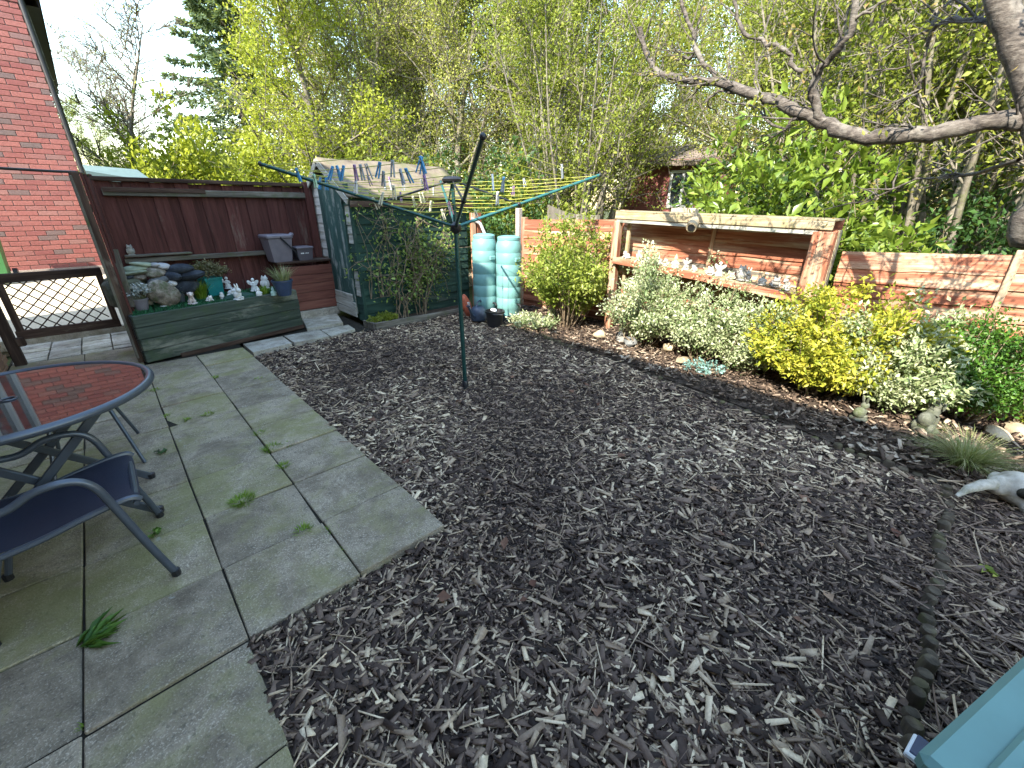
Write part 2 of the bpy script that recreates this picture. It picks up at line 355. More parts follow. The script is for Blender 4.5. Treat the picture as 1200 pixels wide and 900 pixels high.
def polytubes(lines, n=4):
    """lines: list of (pts(m,3), radii(m)); vector-built open tubes -> V, F(quad)"""
    Vs, Fs, o = [], [], 0
    ang = np.arange(n)*2*np.pi/n; ca, sa = np.cos(ang), np.sin(ang)
    for P, r in lines:
        P = np.asarray(P, float); m = len(P)
        d = np.gradient(P, axis=0); d /= np.maximum(np.linalg.norm(d, axis=1, keepdims=True), 1e-9)
        ref = np.array([.31, .93, .17]) if abs(d[0, 2]) > .8 else np.array([.1, .2, .97])
        a = np.cross(d, ref); a /= np.maximum(np.linalg.norm(a, axis=1, keepdims=True), 1e-9); b = np.cross(d, a)
        V = P[:, None]+(a[:, None]*ca[None, :, None]+b[:, None]*sa[None, :, None])*np.asarray(r)[:, None, None]
        Vs.append(V.reshape(-1, 3)); i = np.arange(m-1)[:, None]*n; k = np.arange(n)[None]
        F = np.stack([i+k, i+(k+1) % n, i+n+(k+1) % n, i+n+k], 2).reshape(-1, 4)+o; Fs.append(F); o += m*n
    return np.concatenate(Vs), np.concatenate(Fs)
def branch(p, d, Ln, r0, r1, seg, wander, lift, rng):
    pts = [np.array(p, float)]; d = np.array(d, float); d /= np.linalg.norm(d); ds = [d.copy()]
    for i in range(seg):
        d = d+rng.normal(size=3)*wander+np.array([0, 0, lift]); d /= np.linalg.norm(d)
        pts.append(pts[-1]+d*Ln/seg); ds.append(d.copy())
    return np.array(pts), np.linspace(r0, r1, seg+1), ds
def side_dir(d, ang, rng, upb=0.0):
    x = rng.normal(size=3); x -= d*np.dot(x, d); x /= np.linalg.norm(x)
    v = d*math.cos(ang)+x*math.sin(ang); v[2] += upb; return v/np.linalg.norm(v)
def grow_tree(seed, H, r, counts=(14, 7, 6), spread=.95, crown0=.22, lens=(.42, .5, .45), lift=.05, wander=.10, stems=1, stem_sp=.25, leaf_per=16, leaf=.07, asp=.6, clump=.12, thin=1.0):
    """returns (branch mesh data, leaf mesh data); z from 0 to about H"""
    rng = np.random.default_rng(seed); lines = []; LP, LD_ = [], []; cl = []
    for s_ in range(stems):
        a = 2*math.pi*s_/max(stems, 1)+rng.uniform(0, .8); sp = stem_sp*rng.uniform(.4, 1) if stems > 1 else .04
        P, rr, ds = branch((math.cos(a)*.12*(stems > 1), math.sin(a)*.12*(stems > 1), 0), (math.cos(a)*sp, math.sin(a)*sp, 1), H*rng.uniform(.86, 1), r, r*.12, 10, wander*.5, .03, rng)
        lines.append((P, rr))
        n1 = max(3, int(counts[0]/max(1, stems**.6)))
        for i in range(n1):
            t = crown0+(1-crown0)*((i+rng.uniform(0, 1))/n1); f = t*10; k = min(9, int(f)); p = P[k]*(1-(f-k))+P[k+1]*(f-k)
            l1 = H*lens[0]*(1-.62*t)*rng.uniform(.7, 1.2); d1 = side_dir(ds[k], spread*rng.uniform(.7, 1.2), rng)
            P1, r1, ds1 = branch(p, d1, l1, r*(1-t*.8)*.42, .008*thin, 6, wander, lift, rng); lines.append((P1, r1))
            for j in range(counts[1]):
                t2 = .15+.85*(j+rng.uniform(0, 1))/counts[1]; k2 = min(5, int(t2*6))
                P2, r2, ds2 = branch(P1[k2], side_dir(ds1[k2], rng.uniform(.5, 1.0), rng), l1*lens[1]*(1.15-.6*t2)*rng.uniform(.6, 1.2), .009*thin, .004*thin, 4, wander*1.2, lift, rng); lines.append((P2, r2))
                ll = np.linalg.norm(P2[-1]-P2[0])
                for q in range(counts[2]):
                    t3 = .1+.9*(q+rng.uniform(0, 1))/counts[2]; k3 = min(3, int(t3*4))
                    P3, r3, ds3 = branch(P2[k3], side_dir(ds2[k3], rng.uniform(.4, 1.0), rng), ll*lens[2]*rng.uniform(.6, 1.3), .0045*thin, .002*thin, 2, wander*1.5, lift*.5, rng); lines.append((P3, r3))
                    m = rng.poisson(leaf_per)
                    if m:
                        u = rng.uniform(0, 2, m); kk = np.minimum(u.astype(int), 1); fr = (u-kk)[:, None]
                        pos = P3[kk]*(1-fr)+P3[kk+1]*fr+rng.normal(size=(m, 3))*clump*np.array([1, 1, .8])
                        LP.append(pos); LD_.append(rng.normal(size=(m, 3))+np.array([0, 0, -.1])); cl.append(np.full(m, rng.uniform(0, 1)))
    V, F = polytubes(lines, 4)
    if LP:
        LP = np.concatenate(LP); LD_ = np.concatenate(LD_); c = np.concatenate(cl)
        lv, lf, li = leaves(LP, LD_, leaf, asp, .25, .2, .4, .35, rng)
        rn = np.clip(.55*c+.45*rng.uniform(0, 1, len(c)), 0, 1)[li]
        return (V, F), (lv, lf, rn)
    return (V, F), None
def shrub_data(seed, rx, ry, h, nclump, per, leaf, asp=.5, base=.12, sprig=.12, inner=.35, stems=14, lump=.18, upb=.5, top=1.0):
    """stems plus leafy sprigs through an uneven dome; returns stem data and leaf data"""
    rng = np.random.default_rng(seed); lines = []; LP, LDr, cr_ = [], [], []
    ph = rng.uniform(0, 6.28, 6)
    tips = []
    for i in range(nclump):
        a = rng.uniform(0, 6.283); u = rng.uniform(-.25, 1); q = math.sqrt(max(0, 1-max(u, 0)**2)); 
        rad = (inner+(1-inner)*rng.uniform(0, 1)**.45)*(1+lump*(math.sin(2*a+ph[0])+math.sin(3*a+ph[1])+math.sin(5*a+4*u+ph[2]))/1.6)
        z = h*base+h*(1-base)*max(-.05, (u*.5+.5 if u < 0 else .38+.62*u)*rad*top)
        p = np.array([rx*q*rad*math.cos(a), ry*q*rad*math.sin(a), z]); d = np.array([math.cos(a)*q, math.sin(a)*q, u+upb]); tips.append((p, d))
    for p, d in tips:
        d = d/np.linalg.norm(d)+rng.normal(size=3)*.3; d /= np.linalg.norm(d); n = rng.poisson(per)+2; t = rng.uniform(0, 1, n)
        LP.append(p+d*sprig*(t[:, None]-.6)+rng.normal(size=(n, 3))*sprig*.28)
        LDr.append(rng.normal(size=(n, 3))*.9+d*.7+np.array([0, 0, .1])); cr_.append(np.clip(.35*rng.uniform(0, 1)+.45*t+.2*rng.uniform(0, 1, n), 0, 1))
        if rng.uniform() < .5:
            lines.append((np.array([p-d*sprig, p-d*sprig*.3, p+d*sprig*.3]), np.array([.004, .003, .002])))
    for i in range(stems):
        p, d = tips[rng.integers(len(tips))]; b = np.array([p[0]*.22, p[1]*.22, -.02]); m_ = b*.45+p*.55+rng.normal(size=3)*.04; m_[2] = p[2]*.5
        lines.append((np.array([b, b*.6+m_*.4+rng.normal(size=3)*.015, m_, p]), np.array([.011, .009, .006, .003])))
    V, F = polytubes(lines, 4); LP = np.concatenate(LP); lv, lf, li = leaves(LP, np.concatenate(LDr), leaf, asp, .3, .25, .35, .5, rng)
    return (V, F), (lv, lf, np.concatenate(cr_)[li])
m_bark = stone('grey_brown_bark', (.10, .085, .065), (.19, .165, .135), (.30, .275, .24), 12, .95, moss=(.09, .10, .045), objv=.15)
m_barkd = stone('dark_bark', (.04, .033, .026), (.085, .07, .056), (.15, .13, .11), 12, .95, objv=.15)
m_barkw = stone('pale_birch_bark', (.26, .24, .20), (.42, .39, .34), (.54, .51, .46), 10, .9, objv=.1)
m_stem = stone('shrub_stem', (.10, .07, .04), (.2, .15, .10), (.30, .25, .18), 20, .9, objv=.1)
YG = leafmat('spring_yellow_green_leaf', [(0, (.18, .22, .018)), (.5, (.31, .35, .03)), (1, (.46, .47, .07))], .45)
MG = leafmat('spring_green_leaf', [(0, (.11, .155, .018)), (.5, (.22, .265, .03)), (1, (.37, .39, .08))], .45)
OG = leafmat('olive_bud_leaf', [(0, (.19, .21, .04)), (.5, (.32, .345, .065)), (1, (.47, .47, .13))], .45)
DG = leafmat('dark_green_leaf', [(0, (.012, .035, .010)), (.5, (.03, .075, .018)), (1, (.07, .14, .03))], .25)
CG = leafmat('spruce_needle', [(0, (.06, .10, .055)), (.6, (.11, .165, .08)), (1, (.18, .23, .12))], .3, .6)
def plant(name, label, cat, data, lm, loc, rz=0, scale=1, group=None, bark=None, sname='stem', lname='foliage'):
    (V, F), lf = data if not isinstance(data[0], bpy.types.Mesh) else ((None, None), None)
    t = thing(name, label, cat, loc, rz, group); t.scale = (scale,)*3
    link(sname, npmesh(sname, V, F, bark or m_stem, None, True), t)
    if lf is not None: link(lname, npmesh(lname, lf[0], lf[1], lm, lf[2]), t)
    return t

# ================================================================== SETTING
XJ = [-1.0, -.445, .012, .455, .908]              # paving joints across
Y0, SY = 1.46, .455                               # paving joints along
def soilz(x, y): return -.045+.012*np.sin(x*3.1+y*1.7)+.010*np.sin(x*1.3-y*4.3+1)+.006*np.sin(7*x+5*y)
gm = MB(); gm.add([(-400, -400, -.12), (400, -400, -.12), (400, 400, -.12), (-400, 400, -.12)], [(0, 1, 2, 3)])
tag(gm.build('ground', m_land), kind='structure')
def sheet(name, x0, x1, y0, y1, mat, dz=0, n=40):
    xs = np.linspace(x0, x1, n); ys = np.linspace(y0, y1, n*2); gx, gy = np.meshgrid(xs, ys, indexing='ij'); V = np.stack([gx, gy, soilz(gx, gy)+dz], 2).reshape(-1, 3)
    i = (np.arange(n-1)[:, None]*(n*2)+np.arange(n*2-1)[None]).ravel()
    return tag(link(name, npmesh(name, V, np.stack([i, i+n*2, i+n*2+1, i+1], 1), mat, None, True)), kind='structure')
sheet('bark_bed', -1.0, 4.1, -3.0, 5.55, m_soil)
def edgex(y): return 3.31+(y+.2)*(.61/4.01)        # bed edging line
# planting bed: a strip behind the edging, a little raised
n = 60; ys = np.linspace(-2.5, 5.3, n); V = []
for y in ys:
    for k in range(12):
        x = edgex(y)+.06+(4.97-edgex(y)-.06)*k/11; V.append((x, y, soilz(x, y)+.012+.055*k/11))
V = np.array(V); i = (np.arange(n-1)[:, None]*12+np.arange(11)[None]).ravel()
tag(link('flower_bed', npmesh('flower_bed', V, np.stack([i, i+1, i+13, i+12], 1), m_bed, None, True)), kind='structure')

# patio slabs
pm = MB(); pm.poly([(-1.02, -1.2), (.005, -1.2), (.005, Y0+.01), (.90, Y0+.01), (.90, 5.75), (-1.02, 7.4)], -.10, -.010)
patio = tag(pm.build('patio', m_joint), kind='structure')
slab_me = {}
def slab(x0, x1, y0, y1, mat=m_slab, parent=patio, th=.05, g=.0035, name='paving_slab'):
    k = (round(x1-x0, 3), round(y1-y0, 3), mat.name)
    if k not in slab_me: slab_me[k] = MB().box((0, 0, -th/2), (x1-x0-2*g, y1-y0-2*g, th), None, .004).mesh(name, mat)
    return link(name, slab_me[k], parent, ((x0+x1)/2, (y0+y1)/2, random.uniform(-.005, .005)), (random.gauss(0, .008), random.gauss(0, .008), random.gauss(0, .007)))
for ci in range(4):
    for k in range(-6, 11):
        y0 = Y0+k*SY
        if ci >= 2 and k < 0: continue
        if ci == 0 and k % 1 == 0: y0 += .012
        y1 = y0+SY
        if y0 > (5.5 if ci == 3 else 5.55 if ci == 2 else 6.06): continue
        if ci == 3 and y0 > 5.2: continue
        slab(XJ[ci], XJ[ci+1], y0, y1)
for i in range(4):                                 # block paving beyond the gate
    for j in range(6): slab(-1.0+i*.265, -1.0+(i+1)*.265, 6.50+j*.155, 6.50+(j+1)*.155, m_path, patio, .05, .005, 'block_paver')
path = MB().poly([(.95, 5.3), (2.4, 5.3), (2.45, 6.4), (.95, 5.9)], -.08, -.03).build('path_base', m_joint); tag(path, kind='structure')
for q in ([(285,404),(331,395),(342,403),(297,414)], [(333,394.5),(374,387),(386,395),(345,402.5)], [(376,387),(408,381),(416,386),(388,394.5)], [(354,374),(394,367),(402,379),(360,386)]):
    pts = [G(*p) for p in q]; MB().poly(pts, -.06, .004+random.uniform(0, .008)).build('path_stone', m_path, path)

# bark chips: tens of thousands, one heap
def chip_field(name, region, nmax, lmean, lo, hi, mat, zr, bright=(.0, 1.0), seed=1, pw=1.6, rise=0.0, wr=(.12, .36), tilt=.2):
    rng = np.random.default_rng(seed); P = region(rng, nmax); n = len(P)
    pt = .5+.25*np.sin(P[:, 0]*2.3+1.1*np.sin(P[:, 1]*1.7))+.25*np.sin(P[:, 1]*2.9+1.3*np.sin(P[:, 0]*2.1)); l = np.clip(np.exp(rng.normal(math.log(lmean), .55, n))*(.75+.5*pt), lo, hi); wd = np.clip(l*rng.uniform(*wr, n), .002, .032); th = rng.uniform(.0015, .006, n)
    ya = rng.uniform(0, 2*np.pi, n); pi_ = rng.normal(0, tilt, n); ro = rng.normal(0, .4, n)
    d = np.stack([np.cos(ya)*np.cos(pi_), np.sin(ya)*np.cos(pi_), np.sin(pi_)], 1)
    s = np.stack([-np.sin(ya), np.cos(ya), 0*ya], 1); u = np.cross(d, s); s2 = s*np.cos(ro)[:, None]+u*np.sin(ro)[:, None]; u2 = np.cross(d, s2)
    z = soilz(P[:, 0], P[:, 1])+rise+rng.uniform(*zr, n)+np.abs(np.sin(pi_))*l*.35
    c = np.stack([P[:, 0], P[:, 1], z], 1); V = []
    tp = rng.uniform(.45, 1, (n, 2))
    for a in (-1, 1):
        for b in (-1, 1):
            for e in (-1, 1):
                k = tp[:, 0 if a < 0 else 1]
                V.append(c+d*(l*.5*a)[:, None]*(1+.12*b*rng.uniform(-1, 1, (n, 1)))+s2*(wd*.5*b*k)[:, None]+u2*(th*.5*e)[:, None])
    V = np.stack(V, 1).reshape(-1, 3); i = np.arange(n)[:, None]*8
    F = np.stack([i+np.array(f) for f in ([0,1,3,2], [4,6,7,5], [0,4,5,1], [2,3,7,6], [1,5,7,3])], 1).reshape(-1, 4)
    r = bright[0]+(bright[1]-bright[0])*rng.uniform(0, 1, n)**pw; r = np.clip((r+.10*np.clip(l/.05-1, 0, 1.2))*(.78+.36*pt), 0, 1)
    return link(name, npmesh(name, V, F, mat, np.repeat(r, 5)))
def in_patio(P): return ((P[:, 0] < XJ[4]+.003) & (P[:, 1] > Y0-.0) & (P[:, 1] < 5.6)) | ((P[:, 0] < XJ[2]+.003))
def reg_bark(rng, n):
    P = np.stack([rng.uniform(0, 4.35, n), rng.uniform(-1.4, 5.42, n)], 1); d = np.hypot(P[:, 0], P[:, 1])
    keep = ~in_patio(P) & (P[:, 0] < edgex(P[:, 1])+np.where(P[:, 1] > 3.6, .5, -.01)) & (rng.uniform(0, 1, n) < np.clip(1.35-.18*d, .42, 1)) & (P[:, 1] > -1.4)
    keep &= ~((P[:, 0] < 2.45) & (P[:, 1] > 5.22+.1*(P[:, 0]-.9))) & ~((P[:, 0] > 2.40) & (P[:, 1] > 5.24))
    return P[keep]
tag(chip_field('bark_chips', reg_bark, 210000, .026, .008, .095, m_chip, (-.004, .026), (0, 1), 3, 1.3, 0, (.13, .5)), 'dark shredded bark chips spread over the whole open garden floor', 'bark chips', kind='stuff')
tag(chip_field('bark_fibres', reg_bark, 12000, .065, .03, .15, m_chip, (.010, .032), (.15, 1), 13, 1.1, 0, (.015, .045), .12), 'long pale fibres and slivers lying over the bark chips', 'bark fibres', kind='stuff')
tag(chip_field('bark_flakes', reg_bark, 7000, .042, .02, .075, m_chip, (.006, .028), (.0, .55), 14, 1.6, 0, (.45, .75), .22), 'broad dark flakes of bark among the finer chips', 'bark flakes', kind='stuff')
def reg_bed(rng, n):
    P = np.stack([rng.uniform(3.3, 4.95, n), rng.uniform(-1.3, 5.2, n)], 1); return P[(P[:, 0] > edgex(P[:, 1])+.05)]
tag(chip_field('bed_litter', reg_bed, 16000, .034, .012, .08, m_litter, (.03, .075), (0, 1), 5, 1.3, 0, (.2, .7), .3), 'brown leaf litter and wood scraps under the border shrubs', 'leaf litter', kind='stuff')
def reg_near(rng, n):
    P = np.stack([rng.uniform(1.1, 4.2, n), rng.uniform(-1.3, -.3, n)], 1); return P
tag(chip_field('twig_litter', reg_near, 2600, .10, .05, .26, m_chip, (.0, .04), (.25, .9), 8, 1.2, 0, (.02, .05), .12), 'long thin dry twigs and stalks strewn beyond the log edging', 'twigs', kind='stuff')

# ================================================================== BRICK BUILDINGS
def brick_mesh(axis, mat, dp=.02):
    return MB().box((0, 0, 0), (.215, dp, .065) if axis == 'X' else (dp, .215, .065), None, .003).mesh('brick', mat)
def brick_rows(axis, fixed, a0, a1, z0, z1, skip=None):
    out = []; k = 0; z = z0+.0375
    while z < z1:
        a = a0+.1125+(0 if k % 2 else .1125)
        while a < a1-.05:
            if skip is None or not skip(a, z): out.append((a, fixed, z) if axis == 'X' else (fixed, a, z))
            a += .225
        out.append(((a-.0525, fixed, z) if axis == 'X' else (fixed, a-.0525, z))+(1,)) if a1-.14 < a < a1+.02 and False else None
        z += .075; k += 1
    return out
def brick_wall(parent, axis, fixed, a0, a1, z0, z1, mat, single, skip=None):
    me = brick_mesh(axis, mat); rest = []
    for p in brick_rows(axis, fixed, a0, a1, z0, z1, skip):
        if single(p): link('brick', me, parent, p, (random.gauss(0, .004), random.gauss(0, .004), 0))
        else: rest.append(p)
    if rest:
        base = np.array([v.co[:] for v in me.vertices]); nv = len(base); V = (np.array(rest)[:, None]+base[None]).reshape(-1, 3)
        mb = MB(); polys = [tuple(p.vertices) for p in me.polygons]
        m2 = bpy.data.meshes.new('brickwork'); m2.from_pydata(V.tolist(), [], [tuple(i+k*nv for i in p) for k in range(len(rest)) for p in polys]); m2.update()
        a = m2.attributes.new('rnd', 'FLOAT', 'FACE'); a.data.foreach_set('value', np.repeat(RNG.uniform(0, 1, len(rest)), len(polys)).astype(np.float32)); m2.materials.append(mat)
        tag(link('brickwork', m2, parent), kind='stuff')
# own house (X < -1.02), shades the patio
HX = -1.02
own = thing('brick_house', 'brown brick house wall with a white framed window beside the gate', 'house', (0, 0, 0))
WIN = (4.75, 6.15, .95, 2.05)
hb = MB(); hb.box((-4.03, -2.4, 2.0), (6.0, 11.2, 4.3)).build('wall', m_mortar, own)
MB().box((-4.03, 4.9, 2.38), (5.99, 3.4, 5.06)).build('wall', m_mortar, own)
rf = MB(); rf.add([(-.85, -8, 4.13), (-.85, 3.2, 4.13), (-4.0, 3.2, 5.9), (-4.0, -8, 5.9), (-7.2, 3.2, 4.13), (-7.2, -8, 4.13)], [(0, 1, 2, 3), (3, 2, 4, 5)])
rf.build('roof', m_tile, own)
rf = MB(); rf.add([(-.9, 3.1, 4.91), (-.9, 6.62, 4.91), (-4.0, 6.62, 6.7), (-4.0, 3.1, 6.7), (-7.2, 6.62, 4.91), (-7.2, 3.1, 4.91)], [(0, 1, 2, 3), (3, 2, 4, 5)])
rf.build('roof', m_tile, own)
inwin = lambda a, z: WIN[0]-.12 < a < WIN[1]+.12 and WIN[2]-.03 < z < WIN[3]+.04
brick_wall(own, 'Y', HX-.006, 1.2, 6.6, -.05, 3.3, m_brick2, lambda p: p[1] > 5.0 and p[2] < .62, inwin)
wf = MB().box((HX+.02, (WIN[0]+WIN[1])/2, (WIN[2]+WIN[3])/2), (.05, WIN[1]-WIN[0], WIN[3]-WIN[2])).build('window', m_glasspane, own)
fr = MB()
for y in (WIN[0], (WIN[0]+WIN[1])/2, WIN[1]): fr.box((HX+.035, y, (WIN[2]+WIN[3])/2), (.08, .075, WIN[3]-WIN[2]+.07), None, .006)
for z in (WIN[2], WIN[3]): fr.box((HX+.033, (WIN[0]+WIN[1])/2, z), (.075, WIN[1]-WIN[0]+.06, .07), None, .006)
fr.build('window_frame', m_white, wf); MB().box((HX+.06, (WIN[0]+WIN[1])/2, WIN[2]-.055), (.16, WIN[1]-WIN[0]+.16, .03)).build('sill', m_white, wf)
# neighbour's house beyond the gate
NY, NXc = 10.5, .08
nh = thing('neighbour_house', 'tall red brick house gable end with black corner pipe beyond the gate', 'house', (0, 0, 0))
m_mortp = stone('pink_mortar', (.27, .18, .16), (.35, .25, .225), (.42, .32, .29), 40, objv=0)
MB().box((-3.0, NY+3.01, 2.2), (2*(NXc+3.0)-.012, 6.0, 4.9)).build('wall', m_mortp, nh)
brick_wall(nh, 'X', NY+.004, -2.6, NXc+.02, .56, 4.4, m_brick, lambda p: p[0] > -1.35 and p[2] < 4.3)
hbm = MB().box((0, 0, 0), (.10, .02, .065), None, .003).mesh('half_brick', m_brick)
for k in range(51):
    a = -2.6+.1125+(0 if k % 2 else .1125)
    while a < NXc+.02-.05: a += .225
    e = a-.225+.1075+.01
    if NXc-e > .05: link('half_brick', hbm, nh, ((e+NXc)/2, NY+.004, .5975+k*.075), (0, 0, 0), ((NXc-e)/.10, 1, 1))
MB().box((-2.9, NY-.02, .52), (5.95, .05, .10)).build('plinth', m_mortar, nh)
MB().tube([(NXc+.045, NY-.02, .5), (NXc+.045, NY-.02, 4.3)], .038, 10).build('drain_pipe', m_black, nh, True)
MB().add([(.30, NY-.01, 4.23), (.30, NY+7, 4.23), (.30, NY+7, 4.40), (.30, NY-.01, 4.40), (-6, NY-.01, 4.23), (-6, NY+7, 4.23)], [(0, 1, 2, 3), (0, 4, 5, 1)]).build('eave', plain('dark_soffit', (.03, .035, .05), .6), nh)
rf = MB(); rf.add([(.34, NY-.04, 4.39), (.34, NY+7, 4.39), (-3.0, NY+7, 6.4), (-3.0, NY-.04, 6.4), (-6.5, NY+7, 4.39), (-6.5, NY-.04, 4.39)], [(0, 1, 2, 3), (3, 2, 4, 5), (0, 3, 5)]); rf.build('roof', m_tile, nh)
dv = MB(); dv.add([(-8, 7.50, .07), (8, 7.50, .07), (8, NY+.2, .56), (-8, NY+.2, .56), (-8, 7.5, -.12), (8, 7.5, -.12)], [(0, 1, 2, 3), (4, 5, 1, 0)])
tag(dv.build('driveway', m_drive), kind='structure')
tag(MB().box((-.6, 7.45, .02), (1.6, .12, .13), None, .01).build('kerb', m_path), kind='structure')
# green wheelie bin against that house
bp = AY(3, 318, NY-.55)
wb = thing('wheelie_bin', 'green wheelie bin standing against the red brick house beyond the gate', 'bin', (bp.x-.12, NY-.5, .50))
m_bing = plain('green_bin_plastic', (.05, .19, .06), .5)
b = MB(); b.lathe([(.24, .03), (.33, .82)], 4); b.v = [tuple(Matrix.Rotation(R(45), 3, 'Z') @ Vector(v)) for v in b.v]; b.build('body', m_bing, wb)
MB().box((0, 0, .85), (.52, .52, .05), None, .02).build('lid', m_bing, wb); MB().tube([(-.22, .24, .86), (.22, .24, .86)], .018).build('handle', m_bing, wb)
for s in (-1, 1): MB().tube([(s*.2, .2, .06), (s*.25, .2, .06)], .08, 14).build('wheel', m_black, wb)
# low outbuilding with a pale roof behind the back fence
m_oroof = plain('pale_blue_green_roof', (.11, .165, .165), .75)
ob = thing('outbuilding', 'low outbuilding with a pale blue green roof behind the maroon fence', 'shed', (0, 0, 0))
a0, a1 = AY(100, 200, 9.0), AY(178, 206, 9.0)
MB().box(((a0.x+a1.x)/2, 9.7, .95), (a1.x-a0.x-.1, 1.3, 1.9)).build('wall', m_grey['Z'], ob)
rf = MB(); z1, z2 = a0.z, a1.z+.02; rf.add([(a0.x, 8.98, z1), (a1.x, 8.98, z2-.10), (a1.x-.1, 9.7, z2+.1), (a0.x, 9.7, z1+.12), (a1.x, 10.4, z2-.1), (a0.x, 10.4, z1), (a0.x, 8.98, z1-.09), (a1.x, 8.98, z2-.19)], [(0, 1, 2, 3), (3, 2, 4, 5), (6, 7, 1, 0)]); rf.build('roof', m_oroof, ob)
# far red house glimpsed between the trees
FH = AR(790, 244, 15.5); fh = thing('far_house', 'far red brick house with a white window and brown roof between the trees', 'house', (FH.x, FH.y, 0), math.atan2(FH.y, FH.x)-R(90))
MB().box((0, 2, 1.45), (3.4, 4, 2.9)).build('wall', m_brick, fh)
rf = MB(); rf.add([(-2.0, -.3, 2.8), (2.0, -.3, 2.8), (2.0, 2.0, 3.5), (-2.0, 2.0, 3.5), (2.0, 4.3, 2.8), (-2.0, 4.3, 2.8), (-2., -.3, 2.7), (2., -.3, 2.7)], [(0, 1, 2, 3), (3, 2, 4, 5), (6, 7, 1, 0)]); rf.build('roof', m_tile, fh)
wo = MB().box((.15, -.012, 2.05), (.75, .04, 1.0)).build('window', m_glasspane, fh); f2 = MB()
for x in (-.21, .15, .51): f2.box((x, -.035, 2.05), (.08, .06, 1.08))
for z in (1.55, 2.55): f2.box((.15, -.037, z), (.82, .055, .08))
f2.build('window_frame', m_white, wo)

# ================================================================== FENCES AND GATE
# maroon back fence
BY = 6.80
bf = thing('back_fence', 'dark maroon vertical board fence behind the raised planter', 'fence', (0, 0, 0))
bme = [MB().box((0, 0, 0), (.136-.006*(i % 2), .018, 1.78), None, .003).mesh('board', m_dark['Z']) for i in range(2)]
for i in range(19): link('board', bme[i % 2], bf, (.20+i*.1195, BY+(.019 if i % 2 else 0)+random.uniform(-.003, .003), .89+random.uniform(-.012, .006)), (0, random.gauss(0, .003), 0))
MB().box((1.27, BY-.035, 1.665), (2.18, .05, .075), None, .006).build('rail', m_grey['X'], bf)
MB().box((.66, BY-.062, 1.69), (.95, .02, .05), None, .004).build('rail', m_brownw['X'], bf)
MB().box((1.25, BY-.005, 1.80), (2.34, .09, .045), None, .006).build('cap_rail', m_brownw['X'], bf)
MB().box((1.02, BY-.06, .93), (1.70, .085, .055), None, .006).build('rail', m_grey['X'], bf)
MB().box((.50, BY-.07, .985), (.64, .12, .022), None, .004).build('ledge', m_grey['X'], bf)
MB().box((2.37, BY-.03, .92), (.10, .10, 1.84), None, .008).build('post', m_dark['Z'], bf)
MB().box((.10, BY, .92), (.09, .09, 1.84), None, .008).build('post', m_dark['Z'], bf)
# short return fence beside the gate
sf = thing('side_fence', 'short maroon fence return with a tall weathered post beside the gate', 'fence', (0, 0, 0))
MB().box((.005, 5.72, .90), (.07, .08, 1.80), None, .008).build('post', m_brownw['Z'], sf)
MB().box((-.022, 5.688, .91), (.022, .03, 1.72), None, .004).build('batten', m_grey['Z'], sf)
for i in range(7): link('board', bme[i % 2], sf, (.055+.006*i+(.02 if i % 2 else 0), 5.83+i*.128, .90+random.uniform(-.01, .01)), (0, 0, R(87)))
MB().box((.03, 6.2, .5), (.03, .82, .07), None, .005).build('rail', m_brownw['Y'], sf); MB().box((.03, 6.2, 1.5), (.03, .82, .07), None, .005).build('rail', m_brownw['Y'], sf)
MB().bar((.075, 5.86, .55), (.10, 5.90, 1.12), .05, .018).build('loose_batten', m_grey['Z'], sf)
tag(MB().tube([(-1.0, 4.6, 1.86), (-.7, 4.98, 1.80), (-.4, 5.35, 1.785), (-.1, 5.68, 1.795), (.02, 5.74, 1.80), (.10, 6.0, 1.79)], .011, 6).build('cable', m_black, None, True), 'black cable strung from the house wall to the gate post', 'cable')
# lattice gate
GY = 6.45
gt = thing('lattice_gate', 'low dark timber gate with a diamond lattice panel', 'gate', (-.46, GY, 0))
for z, h in ((.865, .085), (.30, .09)): MB().box((0, 0, z), (.80, .05, h), None, .006).build('rail', m_brownw['X'], gt)
for x in (-.36, .37): MB().box((x, -.003, .58), (.055, .042, .49), None, .005).build('stile', m_brownw['Z'], gt)
hw, z0, z1 = .33, .345, .822
for sgn in (1, -1):
    for k in range(-7, 13):
        pts = []
        c0 = -hw+k*.105
        for t in np.linspace(0, z1-z0, 60):
            x = c0+sgn*t*1.0 if sgn > 0 else c0+(z1-z0)-t
            if -hw <= x <= hw: pts.append((x, z0+t))
        if len(pts) > 6: MB().bar((pts[0][0], .006*sgn, pts[0][1]), (pts[-1][0], .006*sgn, pts[-1][1]), .008, .011).build('lattice_slat', m_brownw['X'], gt)
MB().box((-.46, .0, .45), (.085, .09, .98), None, .008).build('post', m_brownw['Z'], gt)
MB().box((-.39, -.03, .24), (.07, .06, .09), None, .01).build('hinge_block', m_brownw['Z'], gt)

